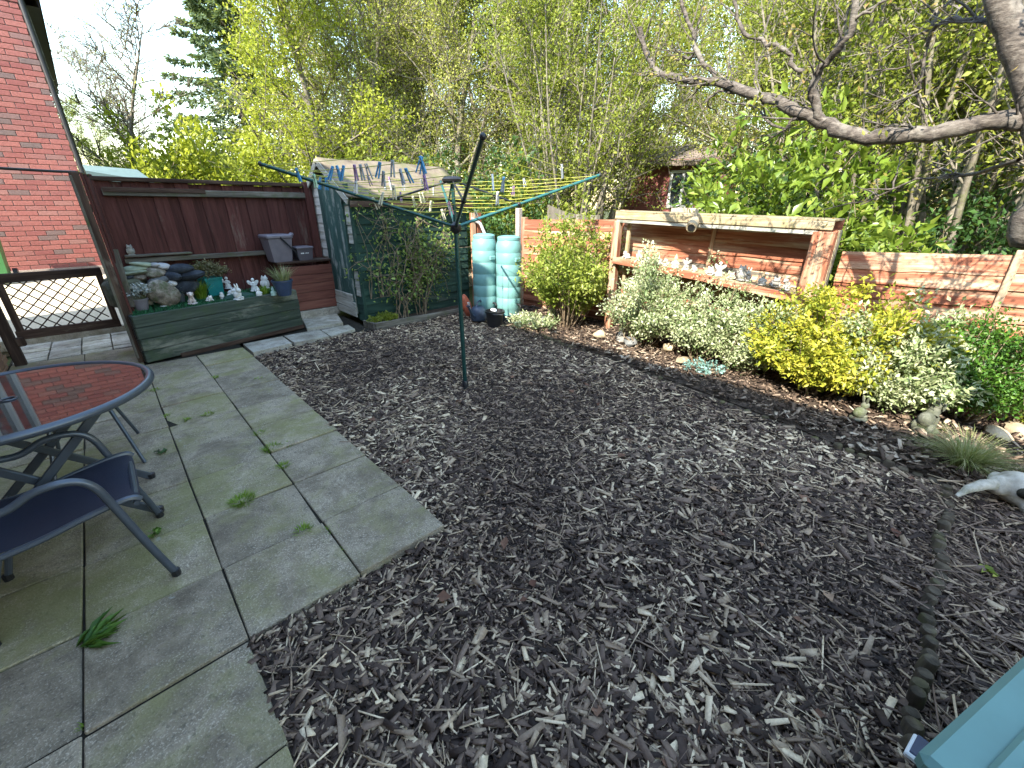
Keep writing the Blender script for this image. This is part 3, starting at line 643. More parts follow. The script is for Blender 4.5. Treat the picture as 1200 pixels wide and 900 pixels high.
# red waney-lap fence on the right, panel by panel
FX = 4.95
def waney(seed):
    rg = random.Random(seed); m = MB(); n = 14; lo = 0; V = []
    for i in range(n+1):
        y = -.5+i/n; lo = -.075+.004*math.sin(i*.9+seed)+rg.uniform(-.003, .003)
        V += [(-.008, y, lo), (.008, y, lo), (.006, y, .075), (-.006, y, .075)]
    F = [(0, 1, 2, 3), (4*n, 4*n+3, 4*n+2, 4*n+1)]
    for i in range(n):
        a = 4*i
        for k in range(4): F.append((a+k, a+(k+1) % 4, a+4+(k+1) % 4, a+4+k))
    return m.add(V, F).mesh('board', m_fence['Y'])
wan = [waney(i) for i in range(4)]
def panel(label, y0, y1, top0, top1, post=True, batt=()):
    t = thing('fence_panel', label, 'fence', (FX, (y0+y1)/2, 0), 0, None); L_ = y1-y0; n = 11
    sl_ = math.atan2(top1-top0, L_)
    for k in range(n):
        z = (top0+top1)/2-.07-k*.121
        if z < .0: break
        link('board', wan[(k+int(y0*7)) % 4], t, (-.012 if k else -.006, random.uniform(-.006, .006), z), (sl_+random.gauss(0, .003), R(7), 0), (1, L_, 1))
    for y in batt: MB().box((-.030, y-(y0+y1)/2, (top0+top1)/4+.03), (.022, .045, (top0+top1)/2-.06), None, .004).build('batten', m_fence['Z'], t)
    MB().box((.02, 0, (top0+top1)/2-.02), (.03, L_, .04), Euler((sl_, 0, 0)).to_matrix(), .004).build('cap', m_fence['Y'], t)
    if post: MB().box((.02, y1-(y0+y1)/2+.03, (top1+.04)/2), (.09, .075, top1+.04), None, .006).build('post', m_fence['Z'], t)
    return t
panel('sunlit red fence panel beyond the batten, under the bare tree', -2.1, -.25, 1.24, 1.19, False, (-.26,))
panel('sunlit red lap fence panel between the end post and the bare tree', -.25, .80, 1.17, 1.13, False, ())
panel('red lap fence panel at the end post side of the ornament shelf', .86, 1.98, 1.40, 1.42, False, (1.985,))
panel('red lap fence panel at the far end of the ornament shelf', 1.985, 3.14, 1.42, 1.44, True, ())
panel('red lap fence panel between the ornament shelf and the water butts', 3.24, 4.93, 1.36, 1.33, True, (4.1,))
wp = AX(608, 252, 5.25); tag(MB().box((wp.x, wp.y, .75), (.09, .09, 1.5), None, .01).build('concrete_post', m_mortar), 'pale concrete post behind the red fence near the water butts', 'post')
# neighbour's pale dipping lattice-top fence behind
nf = thing('picket_fence', 'pale low fence with a dipping top edge behind the red panel', 'fence', (0, 0, 0))
pa, pb = AX(643, 240, 5.9), AX(702, 252, 5.9)
for i in range(26):
    t = i/25; p = pa.lerp(pb, t); zt = p.z-.10*math.sin(t*math.pi)*.6
    MB().box((5.9, p.y, zt/2), (.016, .045, zt), None, .003).build('slat', m_grey['Z'], nf)
for z in (.5, 1.2): MB().box((5.925, (pa.y+pb.y)/2, z), (.03, abs(pa.y-pb.y), .06)).build('rail', m_grey['Y'], nf)
# red post between shed and fence
rp = AY(559, 300, 5.42); cp_ = thing('corner_post', 'red brown timber post with a cross strip between shed and water butts', 'post', (rp.x, 5.42, 0))
for dx in (-.06, .05): MB().box((dx, 0, .72), (.085, .05, 1.44), None, .005).build('board', m_fence['Z'], cp_)
for z in (.55, 1.0): MB().box((0, -.035, z), (.26, .02, .05), None, .003).build('strip', m_pale['X'], cp_)

# ornament shelf built against the fence
SX = 4.65
su = thing('ornament_shelf', 'sunlit timber shelf unit with a mossy top beam against the red fence', 'shelf', (0, 0, 0))
tl, tr = AX(722, 250, SX), AX(978, 262, SX)
def seg(a, b, n): return [a.lerp(b, i/n) for i in range(n+1)]
MB().bar((SX, tl.y, tl.z-.025), (SX, tr.y, tr.z-.02), .035, .075, (0, 0, 1), .006).build('front_beam', m_mossy['Y'], su)
MB().bar((SX+.01, tl.y-.02, tl.z-.085), (SX+.01, tr.y+.10, tr.z-.08), .03, .036, (0, 0, 1), .004).build('under_beam', m_pale['Y'], su)
MB().bar((SX+.19, tl.y, tl.z+.022), (SX+.19, tr.y, tr.z+.026), .40, .02, (0, 0, 1), .004).build('top_board', m_mossy['Y'], su)
MB().box((SX+.012, tr.y+.055, .66), (.05, .17, 1.30), None, .008).build('end_post', m_fence['Z'], su)
for i in range(3): MB().box((SX+.085+i*.085, tr.y-.01, .66), (.075, .032, 1.31+.03*random.random()), None, .006).build('side_board', (m_mossy if i == 1 else m_grey if i == 2 else m_fence)['Z'], su)
MB().box((SX+.03, tl.y-.02, .68), (.09, .09, 1.36), None, .008).build('end_post', m_fence['Z'], su)
MB().box((SX+.12, tl.y-.13, 1.0), (.04, .04, .72), None, .004).build('strut', m_mossy['Z'], su)
sh = [AX(720, 303, SX-.02), AX(823, 323, SX-.02), AX(900, 338, SX-.02), AX(945, 350, SX-.02)]
SHP = sh
for a, b in ((sh[0], sh[1]), (sh[1], sh[3])):
    MB().bar((SX+.13, a.y, a.z), (SX+.13, b.y, b.z), .34, .03, (0, 0, 1), .005).build('shelf_board', m_mossy['Y'], su)
    MB().bar((SX-.055, a.y, a.z-.015), (SX-.055, b.y, b.z-.015), .022, .075, (0, 0, 1), .004).build('shelf_lip', m_fence['Y'], su)
MB().bar((SX+.29, sh[0].y, sh[0].z+.06), (SX+.29, sh[3].y, sh[3].z+.06), .02, .09, (0, 0, 1), .004).build('back_rail', m_grey['Y'], su)
def shelf_z(y):
    for a, b in zip(sh, sh[1:]):
        if b.y <= y <= a.y: return a.z+(b.z-a.z)*(a.y-y)/(a.y-b.y)+.015
    return sh[0].z+.015
for k, z in enumerate((.16, .33, .50)): MB().box((SX+.30, (tl.y+tr.y)/2, z), (.03, tl.y-tr.y-.1, .155), Euler((R(.5*k), 0, 0)).to_matrix(), .006).build('lower_board', m_grey['Y'], su)

# ================================================================== SHED
S0, S1, SYf, SYb, EZ, RZ, RY = 2.45, 4.28, 5.57, 7.02, 1.62, 2.07, 6.28
sd = thing('garden_shed', 'green painted timber shed with peeling door and sagging felt roof', 'shed', (0, 0, 0))
MB().box(((S0+S1)/2+.02, (SYf+SYb)/2+.02, EZ/2), (S1-S0-.03, SYb-SYf-.05, EZ-.02)).build('inner_wall', m_shedg['X'], sd)
for gx in (S0+.012, S1): MB().add([(gx, SYf, EZ-.02), (gx, SYb, EZ-.02), (gx, RY, RZ-.02), (gx+.02, SYf, EZ-.02), (gx+.02, SYb, EZ-.02), (gx+.02, RY, RZ-.02)], [(0, 1, 2), (3, 5, 4), (0, 2, 5, 3), (1, 4, 5, 2), (0, 3, 4, 1)]).build('gable', m_shedg['Y'], sd)
bl = MB().box((0, 0, 0), (S1-S0, .016, .135), None, .003).mesh('board', m_shedg['X'])
for k in range(14): link('board', bl, sd, ((S0+S1)/2, SYf-.008, .09+k*.116), (R(-6), 0, random.gauss(0, .002)))
m_palew = wood('pale_weathered_board', 'Y', (.30, .29, .26), (.44, .43, .40), (.56, .55, .51), worn=(.22, .22, .19), wornpos=.66, objv=.12)
bl2 = MB().box((0, 0, 0), (.016, .20, .135), None, .003).mesh('board', m_shedg['Y']); bl3 = MB().box((0, 0, 0), (.016, .50, .135), None, .003).mesh('board', m_palew)
bl4 = MB().box((0, 0, 0), (.016, .20, .135), None, .003).mesh('board', m_pale['Y'])
for k in range(15):
    link('board', bl4 if k in (3, 4, 5, 9, 10, 11, 12) else bl2, sd, (S0-.006, SYf+.115, .09+k*.116), (0, R(6), random.gauss(0, .003)))
for k in range(16): link('board', bl3, sd, (S0-.006, 6.74-max(0, k-13)*.06, .09+k*.116), (0, R(6), random.gauss(0, .003)))
MB().box((S0-.008, SYf-.02, .82), (.04, .04, 1.60), None, .004).build('corner_strip', m_shedg['Z'], sd)
dr = MB().box((S0-.020, 6.10, .93), (.02, .74, 1.62), None, .003).build('door', m_shedg['Z'], sd)
dpm = wood('peeling_green_plank', 'Z', (.012, .032, .028), (.025, .058, .05), (.05, .09, .078), worn=(.30, .31, .28), wornpos=.60, objv=.2, wscale=7)
dme = MB().box((0, 0, 0), (.014, .144, 1.66), None, .003).mesh('plank', dpm)
for i in range(5): link('plank', dme, dr, (S0-.038, 5.81+i*.146, .95+random.uniform(-.01, .01)))
for z, l in ((.12, .72), (.23, .74), (.33, .60)): MB().box((S0-.052, 6.10, z), (.014, l, .10), Euler((random.gauss(0, .015), 0, 0)).to_matrix(), .003).build('patch_board', m_pale['Y'], dr)
for s, y_e, z_e in ((1, SYf-.10, EZ-.03), (-1, SYb+.1, EZ-.03)):
    nx, ny = 18, 6; V = []; F = []
    for i in range(nx+1):
        for j in range(ny+1):
            x = S0-.07+(S1-S0+.16)*i/nx; t = j/ny; y = RY+(y_e-RY)*t; z = RZ+.03+(z_e-RZ)*t-.012*math.sin(t*math.pi)*(1+math.sin(i*.9))-.010*math.sin(i*.5)
            V.append((x, y, z))
    for i in range(nx):
        for j in range(ny): a = i*(ny+1)+j; F.append((a, a+1, a+ny+2, a+ny+1))
    o = MB().add(V, F).build('roof', m_felt, sd, True); so_ = o.modifiers.new('thick', 'SOLIDIFY'); so_.thickness = .025
MB().bar((S0-.075, SYf-.10, EZ-.045), (S0-.075, RY, RZ), .018, .075).build('barge_board', m_pale['Y'], sd)
MB().bar((S0-.075, SYb+.08, EZ-.045), (S0-.075, RY, RZ), .018, .075).build('barge_board', m_pale['Y'], sd)
MB().bar((S0-.05, SYf-.10, EZ-.07), (S1+.06, SYf-.10, EZ-.07), .02, .07).build('eave_board', m_brownw['X'], sd)
# low timber edging of the bed in front of the shed
ee = thing('timber_edging', 'low weathered timber edging around the rose bed by the shed', 'edging', (0, 0, 0))
for a, b in (((2.43, 5.27), (3.80, 5.21)), ((2.43, 5.28), (2.40, 5.54))): MB().bar((*a, .01), (*b, .01), .04, .11, (0, 0, 1), .006).build('rail', m_grey['X'], ee)
tag(MB().poly([(2.45, 5.29), (3.9, 5.23), (4.3, 5.56), (2.44, 5.56)], -.1, .03).build('rose_bed', m_bed), kind='structure')

# ================================================================== LOG EDGING
m_logw = wood('mossy_dark_log', 'Z', (.03, .022, .015), (.065, .05, .034), (.12, .095, .065), moss=(.075, .075, .02), objv=.35)
lg = MB().lathe([(.024, -.12), (.025, .008), (.021, .017), (.012, .020), (.0, .018)], 11).mesh('log', m_logw, True)
le = thing('log_edging', 'row of short mossy round log stakes crossing the bark by the skull', 'edging', (0, 0, 0))
for i in range(31):
    x = 1.40+i*.062; link('log', lg, le, (x, -.31+.012*math.sin(i*.7), random.uniform(-.040, .004)), (random.gauss(0, .12), random.gauss(0, .12), random.uniform(0, 6)), (random.uniform(.9, 1.1),)*2+(1,))
be = thing('log_edging', 'low dark log edging dividing the bark from the shrub border', 'edging', (0, 0, 0))
for i in range(58):
    y = -.24+i*.070; link('log', lg, be, (edgex(y)+.01*math.sin(i*.5), y, random.uniform(-.05, -.022)), (random.gauss(0, .10), random.gauss(0, .10), random.uniform(0, 6)), (1.15, 1.15, 1))

# ================================================================== RAISED PLANTER
PR = math.atan2(.43, 1.70); PLN = 1.755; PT = .50
pl = thing('raised_planter', 'long low planter of dark green mossy timber planks with green turf top', 'planter', (.03, 5.57, 0), PR)
for k in range(4): MB().box((PLN/2, 0, .075+k*.123), (PLN-.01*(k % 2), .045, .119), None, .006).build('plank', m_green['X'], pl)
MB().box((PLN/2+.15, -.025, .015), (PLN-.3, .03, .05), None, .005).build('foot_board', m_brownw['X'], pl)
for k in range(4):
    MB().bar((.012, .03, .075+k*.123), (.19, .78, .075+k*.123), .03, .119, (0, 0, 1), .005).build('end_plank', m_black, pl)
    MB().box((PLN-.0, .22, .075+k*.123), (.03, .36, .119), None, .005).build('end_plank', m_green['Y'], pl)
rng = np.random.default_rng(31); nn = 9000
tb = MB(); tb.add([(.01, .02, PT-.02), (PLN, .02, PT-.02), (PLN, .60, PT-.02), (.24, 1.0, PT-.02)], [(0, 1, 2, 3)]); tb.build('soil', m_joint, pl)
P = np.stack([rng.uniform(.01, PLN-.01, nn), rng.uniform(-.02, .9, nn), np.full(nn, PT-.025)], 1); P = P[(P[:, 1] < 1.02-.27*P[:, 0]) & (P[:, 0] > .01+.24*P[:, 1])]
tv, tf, ti = leaves(P, rng.normal(size=P.shape)*.5+np.array([0, 0, 1.3]), .035, .16, .1, .3, .4, 0, rng)
tag(link('turf', npmesh('turf', tv, tf, m_turf, rng.uniform(0, 1, len(P))[ti]), pl), kind='stuff')
ZT = PT-.005

# rockery on the planter
rocks = [  # px, py, w, h, Y, kind, label
 (147, 343, 33, 28, 6.03, 'moss', 'large square mossy stone at the corner of the rockery'),
 (192, 343, 28, 24, 6.00, 'brown', 'big speckled brown boulder at the foot of the rockery'),
 (182, 320, 21, 12, 6.08, 'brown', 'lumpy speckled brown rock on top of the rockery'),
 (186, 329, 19, 9, 6.05, 'grey', 'rounded grey rock resting on the big speckled boulder'),
 (168, 310, 19, 5, 6.13, 'green', 'small flat pale green stone topping the rockery'),
 (160, 314.5, 25, 7, 6.11, 'green', 'flat pale green stone under the topmost stone'),
 (158, 319.5, 29, 5, 6.08, 'green', 'long thin pale green slab in the rockery'),
 (135.5, 318, 16, 9, 6.10, 'grey', 'grey rounded rock at the rockery edge by the side fence'),
 (139, 324.5, 15, 7, 6.06, 'grey', 'grey flat rock on the square mossy stone'),
 (151, 324.5, 10, 6, 6.06, 'slate', 'little dark rock wedged on the square mossy stone'),
 (162.5, 324.5, 12, 6, 6.06, 'brown', 'small brown oval rock under the long pale green slab'),
 (201, 332, 9, 7, 6.04, 'pale', 'small pale oval stone beside the big speckled boulder'),
 (209, 315.5, 27, 10, 6.12, 'slate', 'wide dark slate rock on top of the rockery'),
 (201, 325, 16, 10, 6.07, 'slate', 'dark slate rock below the wide slate'),
 (222, 324, 28, 10, 6.14, 'slate', 'long dark slate rock reaching towards the teal pot'),
 (190, 312, 13, 6, 6.11, 'pale', 'pale bluish rock beside the wide dark slate'),
 (181, 311, 9, 5, 6.11, 'pale', 'small white stone on the lumpy brown rock'),
 (176, 338, 14, 16, 6.12, 'moss', 'mossy rock at the middle of the rockery behind the flowers'),
 (215, 336, 26, 14, 6.16, 'slate', 'dark slate block behind the small dark pot'),
 (150, 331, 36, 16, 6.20, 'moss', 'long mossy stone at the back of the rockery'),
]
for i, (x, y, w_, h_, Y, kd, lb) in enumerate(rocks):
    p = AY(x, y, Y); k = depth(p)/FPX; m = MB()
    m.blob((0, 0, 0), (w_*k*.55, .09 if kd != 'moss' else .11, h_*k*.58), 12, 8, .16, None, i+3)
    if i == 0: m = MB().box((0, 0, 0), (w_*k*1.0, .20, h_*k*1.05), None, .03)
    tag(m.build('rock', m_rock[kd], None, True, p, (random.gauss(0, .06), random.gauss(0, .06), PR)), lb, 'rock', 'rocks piled in the rockery on the planter')

# pots with plants
m_potm = plain('mauve_pot', (.16, .145, .165), .5); m_potd = plain('dark_grey_pot', (.07, .075, .085), .5); m_potb = plain('navy_pot', (.035, .055, .11), .35); m_pott = plain('teal_glazed_pot', (.015, .17, .17), .25)
PALE_F = leafmat('pale_succulent_leaf', [(0, (.16, .20, .17)), (.5, (.36, .38, .36)), (1, (.60, .58, .62))], .15)
GRS = leafmat('bright_grass', [(0, (.08, .16, .015)), (.5, (.16, .27, .02)), (1, (.30, .40, .06))], .4)
GRP = leafmat('pale_dry_grass', [(0, (.14, .17, .05)), (.5, (.26, .27, .12)), (1, (.42, .38, .25))], .35)
TEALF = leafmat('teal_leaf', [(0, (.05, .12, .10)), (1, (.25, .42, .38))], .2)
BRF = leafmat('dull_bronze_leaf', [(0, (.04, .04, .015)), (.5, (.12, .105, .05)), (1, (.30, .26, .16))], .25)
def blades(n, r0, h, spread, wd, rng, seg=4, arch=.6):
    a = rng.uniform(0, 2*np.pi, n); rr = r0*np.sqrt(rng.uniform(0, 1, n)); L_ = h*rng.uniform(.55, 1.1, n); out = spread*rng.uniform(.2, 1, n); a2 = a+rng.normal(0, .5, n)
    V = []; 
    for k in range(seg+1):
        t = k/seg; x = np.cos(a)*rr+np.cos(a2)*out*L_*t**(1+arch); y = np.sin(a)*rr+np.sin(a2)*out*L_*t**(1+arch); z = L_*(t-arch*out*.5*t*t)
        ww = wd*(1-t**1.5)*.5+.0004; V += [np.stack([x-np.sin(a2)*ww, y+np.cos(a2)*ww, z], 1), np.stack([x+np.sin(a2)*ww, y-np.cos(a2)*ww, z], 1)]
    V = np.stack(V, 1).reshape(-1, 3); i = np.arange(n)[:, None]*(2*(seg+1)); F = np.concatenate([i+np.array([[2*k, 2*k+1, 2*k+3, 2*k+2]]) for k in range(seg)], 1).reshape(-1, 4)
    return V, F, np.repeat(rng.uniform(0, 1, n), seg)
def pot(name, label, p, rb, rt, h, mat, pdata=None, pm_=None, square=False, ribs=0, pl_off=None):
    t = thing(name, label, 'plant pot', p, random.uniform(0, .4)); m = MB()
    if ribs:
        n = ribs*2
        prof = [(rb, 0), (rt, h*.9), (rt*1.06, h*.9), (rt*1.06, h), (rt*.96, h), (rt*.9, h*.85)]
        vs = []; 
        for r_, z in prof:
            for k in range(n): a = 2*math.pi*k/n; q = r_*(1 if k % 2 else (.95 if z < h*.89 else 1)); vs.append((q*math.cos(a), q*math.sin(a), z))
        fs = [(i*n+k, i*n+(k+1) % n, (i+1)*n+(k+1) % n, (i+1)*n+k) for i in range(len(prof)-1) for k in range(n)]; m.add(vs, fs); m.build('pot', mat, t)
    else:
        m.lathe([(rb, 0), (rt, h*.88), (rt*1.07, h*.88), (rt*1.07, h), (rt*.97, h), (rt*.92, h*.85), (0, h*.85)], 4 if square else 20); o = m.build('pot', mat, t, not square)
        if square: o.rotation_euler.z = R(45)+PR
    if pdata is not None: link('plant', npmesh('plant', pdata[0], pdata[1], pm_, pdata[2]), t, (0, 0, h*.85) if pl_off is None else pl_off)
    return t
rg = np.random.default_rng(77)
def tuft(seed, r, h, n, leaf, asp=.5):
    (a, b), lf = shrub_data(seed, r, r, h, n, 12, leaf, asp, .1, leaf*1.6, .3, 3, .1); return lf
pot('flower_pot', 'mauve plastic pot of grey white succulents on the planter front', G(167, 363, ZT), .055, .075, .12, m_potm, tuft(1, .11, .19, 40, .03, .6), PALE_F)
pot('flower_pot', 'mauve pot of lilac tinted flowers by the planter corner', G(155, 360, ZT), .06, .08, .13, m_potm, tuft(2, .10, .13, 30, .028, .6), leafmat('lilac_flower', [(0, (.14, .14, .16)), (.5, (.34, .33, .38)), (1, (.55, .52, .60))], .2))
pot('flower_pot', 'small dark pot with a pale teal plant by the speckled boulder', G(212, 354, ZT), .04, .055, .10, m_potd, tuft(3, .06, .12, 16, .03), TEALF)
tp = G(250, 341, ZT); tpp = AY(250, 341, 6.35)
pot('square_pot', 'square teal glazed pot holding a dull bronze dwarf shrub', (tpp.x, 6.38, ZT), .115, .135, .22, m_pott, tuft(4, .21, .22, 130, .028, .5), BRF, True)
pot('ribbed_pot', 'ribbed navy blue pot of pale spiky grass on the planter end', G(334, 346, ZT), .072, .115, .19, m_potb, blades(150, .08, .22, .9, .008, rg), GRP, False, 16)
t = thing('grass_clump', 'bright green grass clump beside the rockery on the planter', 'plant', G(237, 350, ZT)); d = blades(170, .05, .22, .7, .009, rg); link('blades', npmesh('blades', *d[:2], GRS, d[2]), t)
t = thing('grass_clump', 'small green leafy clump among the white figurines near the ribbed pot', 'plant', G(311, 345, ZT)); d = blades(90, .04, .13, .8, .012, rg); link('blades', npmesh('blades', *d[:2], GRS, d[2]), t)
t = thing('conifer_sprig', 'dwarf feathery green plant behind the winged figurine', 'plant', G(287, 331, ZT)); d = tuft(9, .08, .20, 40, .03, .3); link('foliage', npmesh('foliage', *d[:2], MG, d[2]), t)
tag(MB().blob((0, 0, 0), (.19, .10, .05), 16, 6, .05, None, 5, .02).build('turf_mound', plain('dark_green_turf', (.012, .045, .03), .9), None, True, G(282, 349, ZT)+Vector((0, .05, 0)), (0, 0, PR)), 'low dark green mound behind the cluster of white figurines', 'mound')

# figurines
def figure(kind, h, mat, label, p, rz=0, cat='figurine', group=None, name='figurine', part=None):
    t = thing(name, label, cat, p, rz, group); m = MB(); q = h
    base = MB().lathe([(.30*q, 0), (.30*q, .05*q), (.24*q, .09*q), (0, .09*q)], 14).build('base', mat, t, True)
    if kind == 'angel':
        m.lathe([(.26*q, .07*q), (.22*q, .25*q), (.13*q, .5*q), (.15*q, .6*q), (.08*q, .70*q), (0, .72*q)], 14)
        m.blob((0, 0, .83*q), (.115*q, .115*q, .13*q), 12, 8)
        for s in (-1, 1):
            m.tube([(s*.13*q, 0, .62*q), (s*.19*q, -.08*q, .48*q), (s*.05*q, -.19*q, .46*q)], [.05*q, .045*q, .04*q], 7)
        m.build('body', mat, t, True)
        for s in (-1, 1):
            w_ = MB(); w_.blob((s*.22*q, .10*q, .62*q), (.20*q, .03*q, .12*q), 10, 6, .1, Euler((0, s*R(-45), 0)).to_matrix(), 4); w_.build('wing', mat, t, True)
    elif kind == 'fly':
        m.tube([(0, 0, .05*q), (.02*q, 0, .4*q)], .03*q, 6); m.blob((0, 0, .55*q), (.10*q, .10*q, .2*q), 10, 8, .08, Euler((R(15), 0, 0)).to_matrix(), 1); m.blob((0, -.04*q, .8*q), (.08*q, .08*q, .09*q), 10, 7)
        m.tube([(-.04*q, 0, .42*q), (-.1*q, .05*q, .28*q), (-.06*q, .1*q, .12*q)], [.05*q, .04*q, .03*q], 7); m.tube([(.04*q, 0, .42*q), (.13*q, .03*q, .3*q), (.16*q, .12*q, .2*q)], [.05*q, .04*q, .03*q], 7)
        m.build('body', mat, t, True)
        for s in (-1, 1):
            w_ = MB(); w_.tube([(s*.05*q, 0, .66*q), (s*.30*q, .02*q, .74*q), (s*.52*q, .03*q, .98*q)], [.07*q, .06*q, .02*q], 8); w_.blob((s*.30*q, .05*q, .72*q), (.22*q, .02*q, .07*q), 8, 6, .1, Euler((0, s*R(-25), 0)).to_matrix(), 2); w_.build('wing', mat, t, True)
    elif kind == 'rabbit':
        m.blob((0, .04*q, .28*q), (.20*q, .24*q, .24*q), 12, 8, .05, None, 3); m.blob((0, -.12*q, .58*q), (.14*q, .16*q, .15*q), 12, 8)
        for s in (-1, 1): m.blob((s*.12*q, -.18*q, .13*q), (.06*q, .13*q, .06*q), 8, 6); m.tube([(s*.09*q, -.10*q, .2*q), (s*.09*q, -.16*q, .42*q)], .05*q, 6)
        m.build('body', mat, t, True)
        for s in (-1, 1): MB().blob((s*.08*q, -.05*q, .82*q), (.05*q, .04*q, .19*q), 8, 7, 0, Euler((R(-12), s*R(10), 0)).to_matrix()).build('ear', mat, t, True)
    elif kind == 'frog':
        m.blob((0, 0, .35*q), (.40*q, .45*q, .30*q), 12, 8, .06, None, 2); m.blob((0, -.28*q, .62*q), (.30*q, .26*q, .20*q), 12, 8)
        for s in (-1, 1): m.blob((s*.17*q, -.30*q, .82*q), (.10*q, .10*q, .11*q), 8, 6); m.blob((s*.38*q, .05*q, .18*q), (.15*q, .30*q, .14*q), 8, 6); m.tube([(s*.25*q, -.25*q, .42*q), (s*.32*q, -.4*q, .08*q)], [.08*q, .06*q], 7)
        m.build('body', mat, t, True)
    elif kind == 'owl':
        m.lathe([(.20*q, .06*q), (.30*q, .25*q), (.30*q, .5*q), (.22*q, .68*q), (.26*q, .8*q), (.2*q, .95*q), (0, .98*q)], 14)
        for s in (-1, 1): m.blob((s*.15*q, 0, .98*q), (.06*q, .06*q, .1*q), 6, 5); m.blob((s*.10*q, -.22*q, .82*q), (.07*q, .04*q, .07*q), 8, 6)
        m.build('body', mat, t, True)
        for s in (-1, 1): MB().blob((s*.29*q, .03*q, .42*q), (.06*q, .18*q, .26*q), 8, 7).build('wing', mat, t, True)
    elif kind == 'gnome':
        m.lathe([(.27*q, .05*q), (.28*q, .2*q), (.2*q, .45*q), (.12*q, .52*q), (.14*q, .58*q), (.11*q, .66*q), (0, .68*q)], 14)
        for s in (-1, 1): m.tube([(s*.2*q, 0, .42*q), (s*.28*q, -.08*q, .28*q), (s*.1*q, -.22*q, .28*q)], .06*q, 6)
        m.build('body', mat, t, True); MB().lathe([(.17*q, .62*q), (.10*q, .8*q), (0, 1.02*q)], 14).build('hat', part or mat, t, True)
    elif kind == 'mush':
        m.lathe([(.10*q, .05*q), (.08*q, .3*q), (.09*q, .6*q), (0, .6*q)], 12); m.build('stalk', mat, t, True); MB().lathe([(.08*q, .55*q), (.36*q, .58*q), (.34*q, .72*q), (.2*q, .92*q), (0, 1.0*q)], 16).build('cap', mat, t, True)
    elif kind == 'dog':
        m.blob((0, .10*q, .34*q), (.18*q, .30*q, .22*q), 12, 8, .05, Euler((R(25), 0, 0)).to_matrix(), 3); m.blob((0, -.22*q, .72*q), (.15*q, .17*q, .15*q), 12, 8); m.blob((0, -.38*q, .66*q), (.08*q, .12*q, .07*q), 8, 6); m.tube([(0, -.05*q, .45*q), (0, -.2*q, .66*q)], [.16*q, .12*q], 10)
        for s in (-1, 1): m.tube([(s*.1*q, -.15*q, .4*q), (s*.1*q, -.2*q, .04*q)], [.07*q, .055*q], 8); m.blob((s*.17*q, .15*q, .15*q), (.08*q, .2*q, .13*q), 8, 6)
        m.build('body', mat, t, True)
        for s in (-1, 1): MB().blob((s*.15*q, -.18*q, .72*q), (.04*q, .07*q, .13*q), 8, 6).build('ear', mat, t, True)
    return t
figs = [('fly', .18, 274, 333, 'white winged figurine with both arms raised on the planter'), ('angel', .13, 268, 338, 'small white kneeling figurine below the winged one'),
        ('frog', .09, 273, 347, 'little round white frog ornament at the planter front'), ('rabbit', .15, 280, 351, 'white seated rabbit ornament in front of the turf mound'),
        ('angel', .14, 299, 341, 'white robed figurine behind the little gnome'), ('gnome', .10, 304, 347, 'little white gnome at the planter front'),
        ('owl', .13, 312, 338, 'white owl figurine beside the ribbed pot'), ('gnome', .09, 321, 346, 'pale green pointed gnome against the ribbed pot'),
        ('mush', .09, 192, 359, 'small white mushroom ornament below the speckled boulder'), ('owl', .10, 176, 357, 'small white skull like owl ornament beside the mauve pot'),
        ('frog', .06, 246, 353, 'flat pale frog ornament under the teal pot'), ('owl', .06, 261, 350, 'tiny cream egg shaped bird on the planter')]
for kd, h, x, y, lb in figs: figure(kd, h*1.25, m_ornw if 'pale green' not in lb else plain('pale_green_glaze', (.35, .5, .45), .4), lb, G(x, y, ZT), PR+random.uniform(-.5, .5))
figure('dog', .16, plain('pink_white_glaze', (.55, .47, .44), .5), 'pink and white seated dog ornament beside the bright grass clump', G(226, 356, ZT), PR-.3)
rl = AY(153, 294, BY-.06); figure('owl', .11, m_statue, 'grey white owl ornament on the fence ledge', (rl.x, BY-.075, .996), .2)
rl = AY(143, 312, 6.3); figure('frog', .08, m_ornw, 'small pale frog ornament tucked by the side fence', (rl.x, 6.2, .82), .2)

# red box seat with the two caddies
rb = thing('red_box', 'red brown boarded box beside the planter against the maroon fence', 'box', (2.07, 6.56, 0))
for k in range(5): MB().box((0, -.13, .19+k*.124), (.70, .03, .12), None, .005).build('board', m_redbox['X'], rb)
MB().box((0, -.10, .06), (.72, .10, .12), None, .01).build('plinth', m_path, rb); MB().box((-.335, .02, .45), (.03, .28, .66)).build('side', m_redbox['Y'], rb); MB().box((.335, .02, .45), (.03, .28, .66)).build('side', m_redbox['Y'], rb)
MB().box((-.01, .0, .806), (.76, .33, .03), None, .006).build('top', m_brownw['X'], rb)
m_cad = plain('mauve_grey_plastic', (.135, .12, .14), .45)
cb_ = AY(329, 306, 6.54); c1 = thing('bin_caddy', 'tall mauve grey lidded kitchen bin with black handle on the red box', 'bin', (cb_.x, 6.55, .822), .06)
b = MB(); b.lathe([(.165, 0), (.215, .30)], 4); b.v = [tuple(Matrix.Rotation(R(45), 3, 'Z') @ Vector(v)) for v in b.v]; b.build('body', m_cad, c1)
MB().box((0, 0, .325), (.335, .335, .055), None, .015).build('lid', m_cad, c1)
MB().tube([(0, -.175, .32), (.06, -.185, .24), (.15, -.19, .13), (.18, -.18, .03)], .011, 7).build('handle', m_black, c1, True); MB().blob((.19, -.05, .345), (.035, .03, .025), 8, 6).build('latch', m_cad, c1, True)
cb_ = AY(357, 306, 6.5); c2 = thing('food_caddy', 'small dark lidded food waste caddy beside the tall bin', 'bin', (cb_.x+.0, 6.53, .822), .06)
m_cad2 = plain('dark_mauve_plastic', (.075, .065, .08), .45)
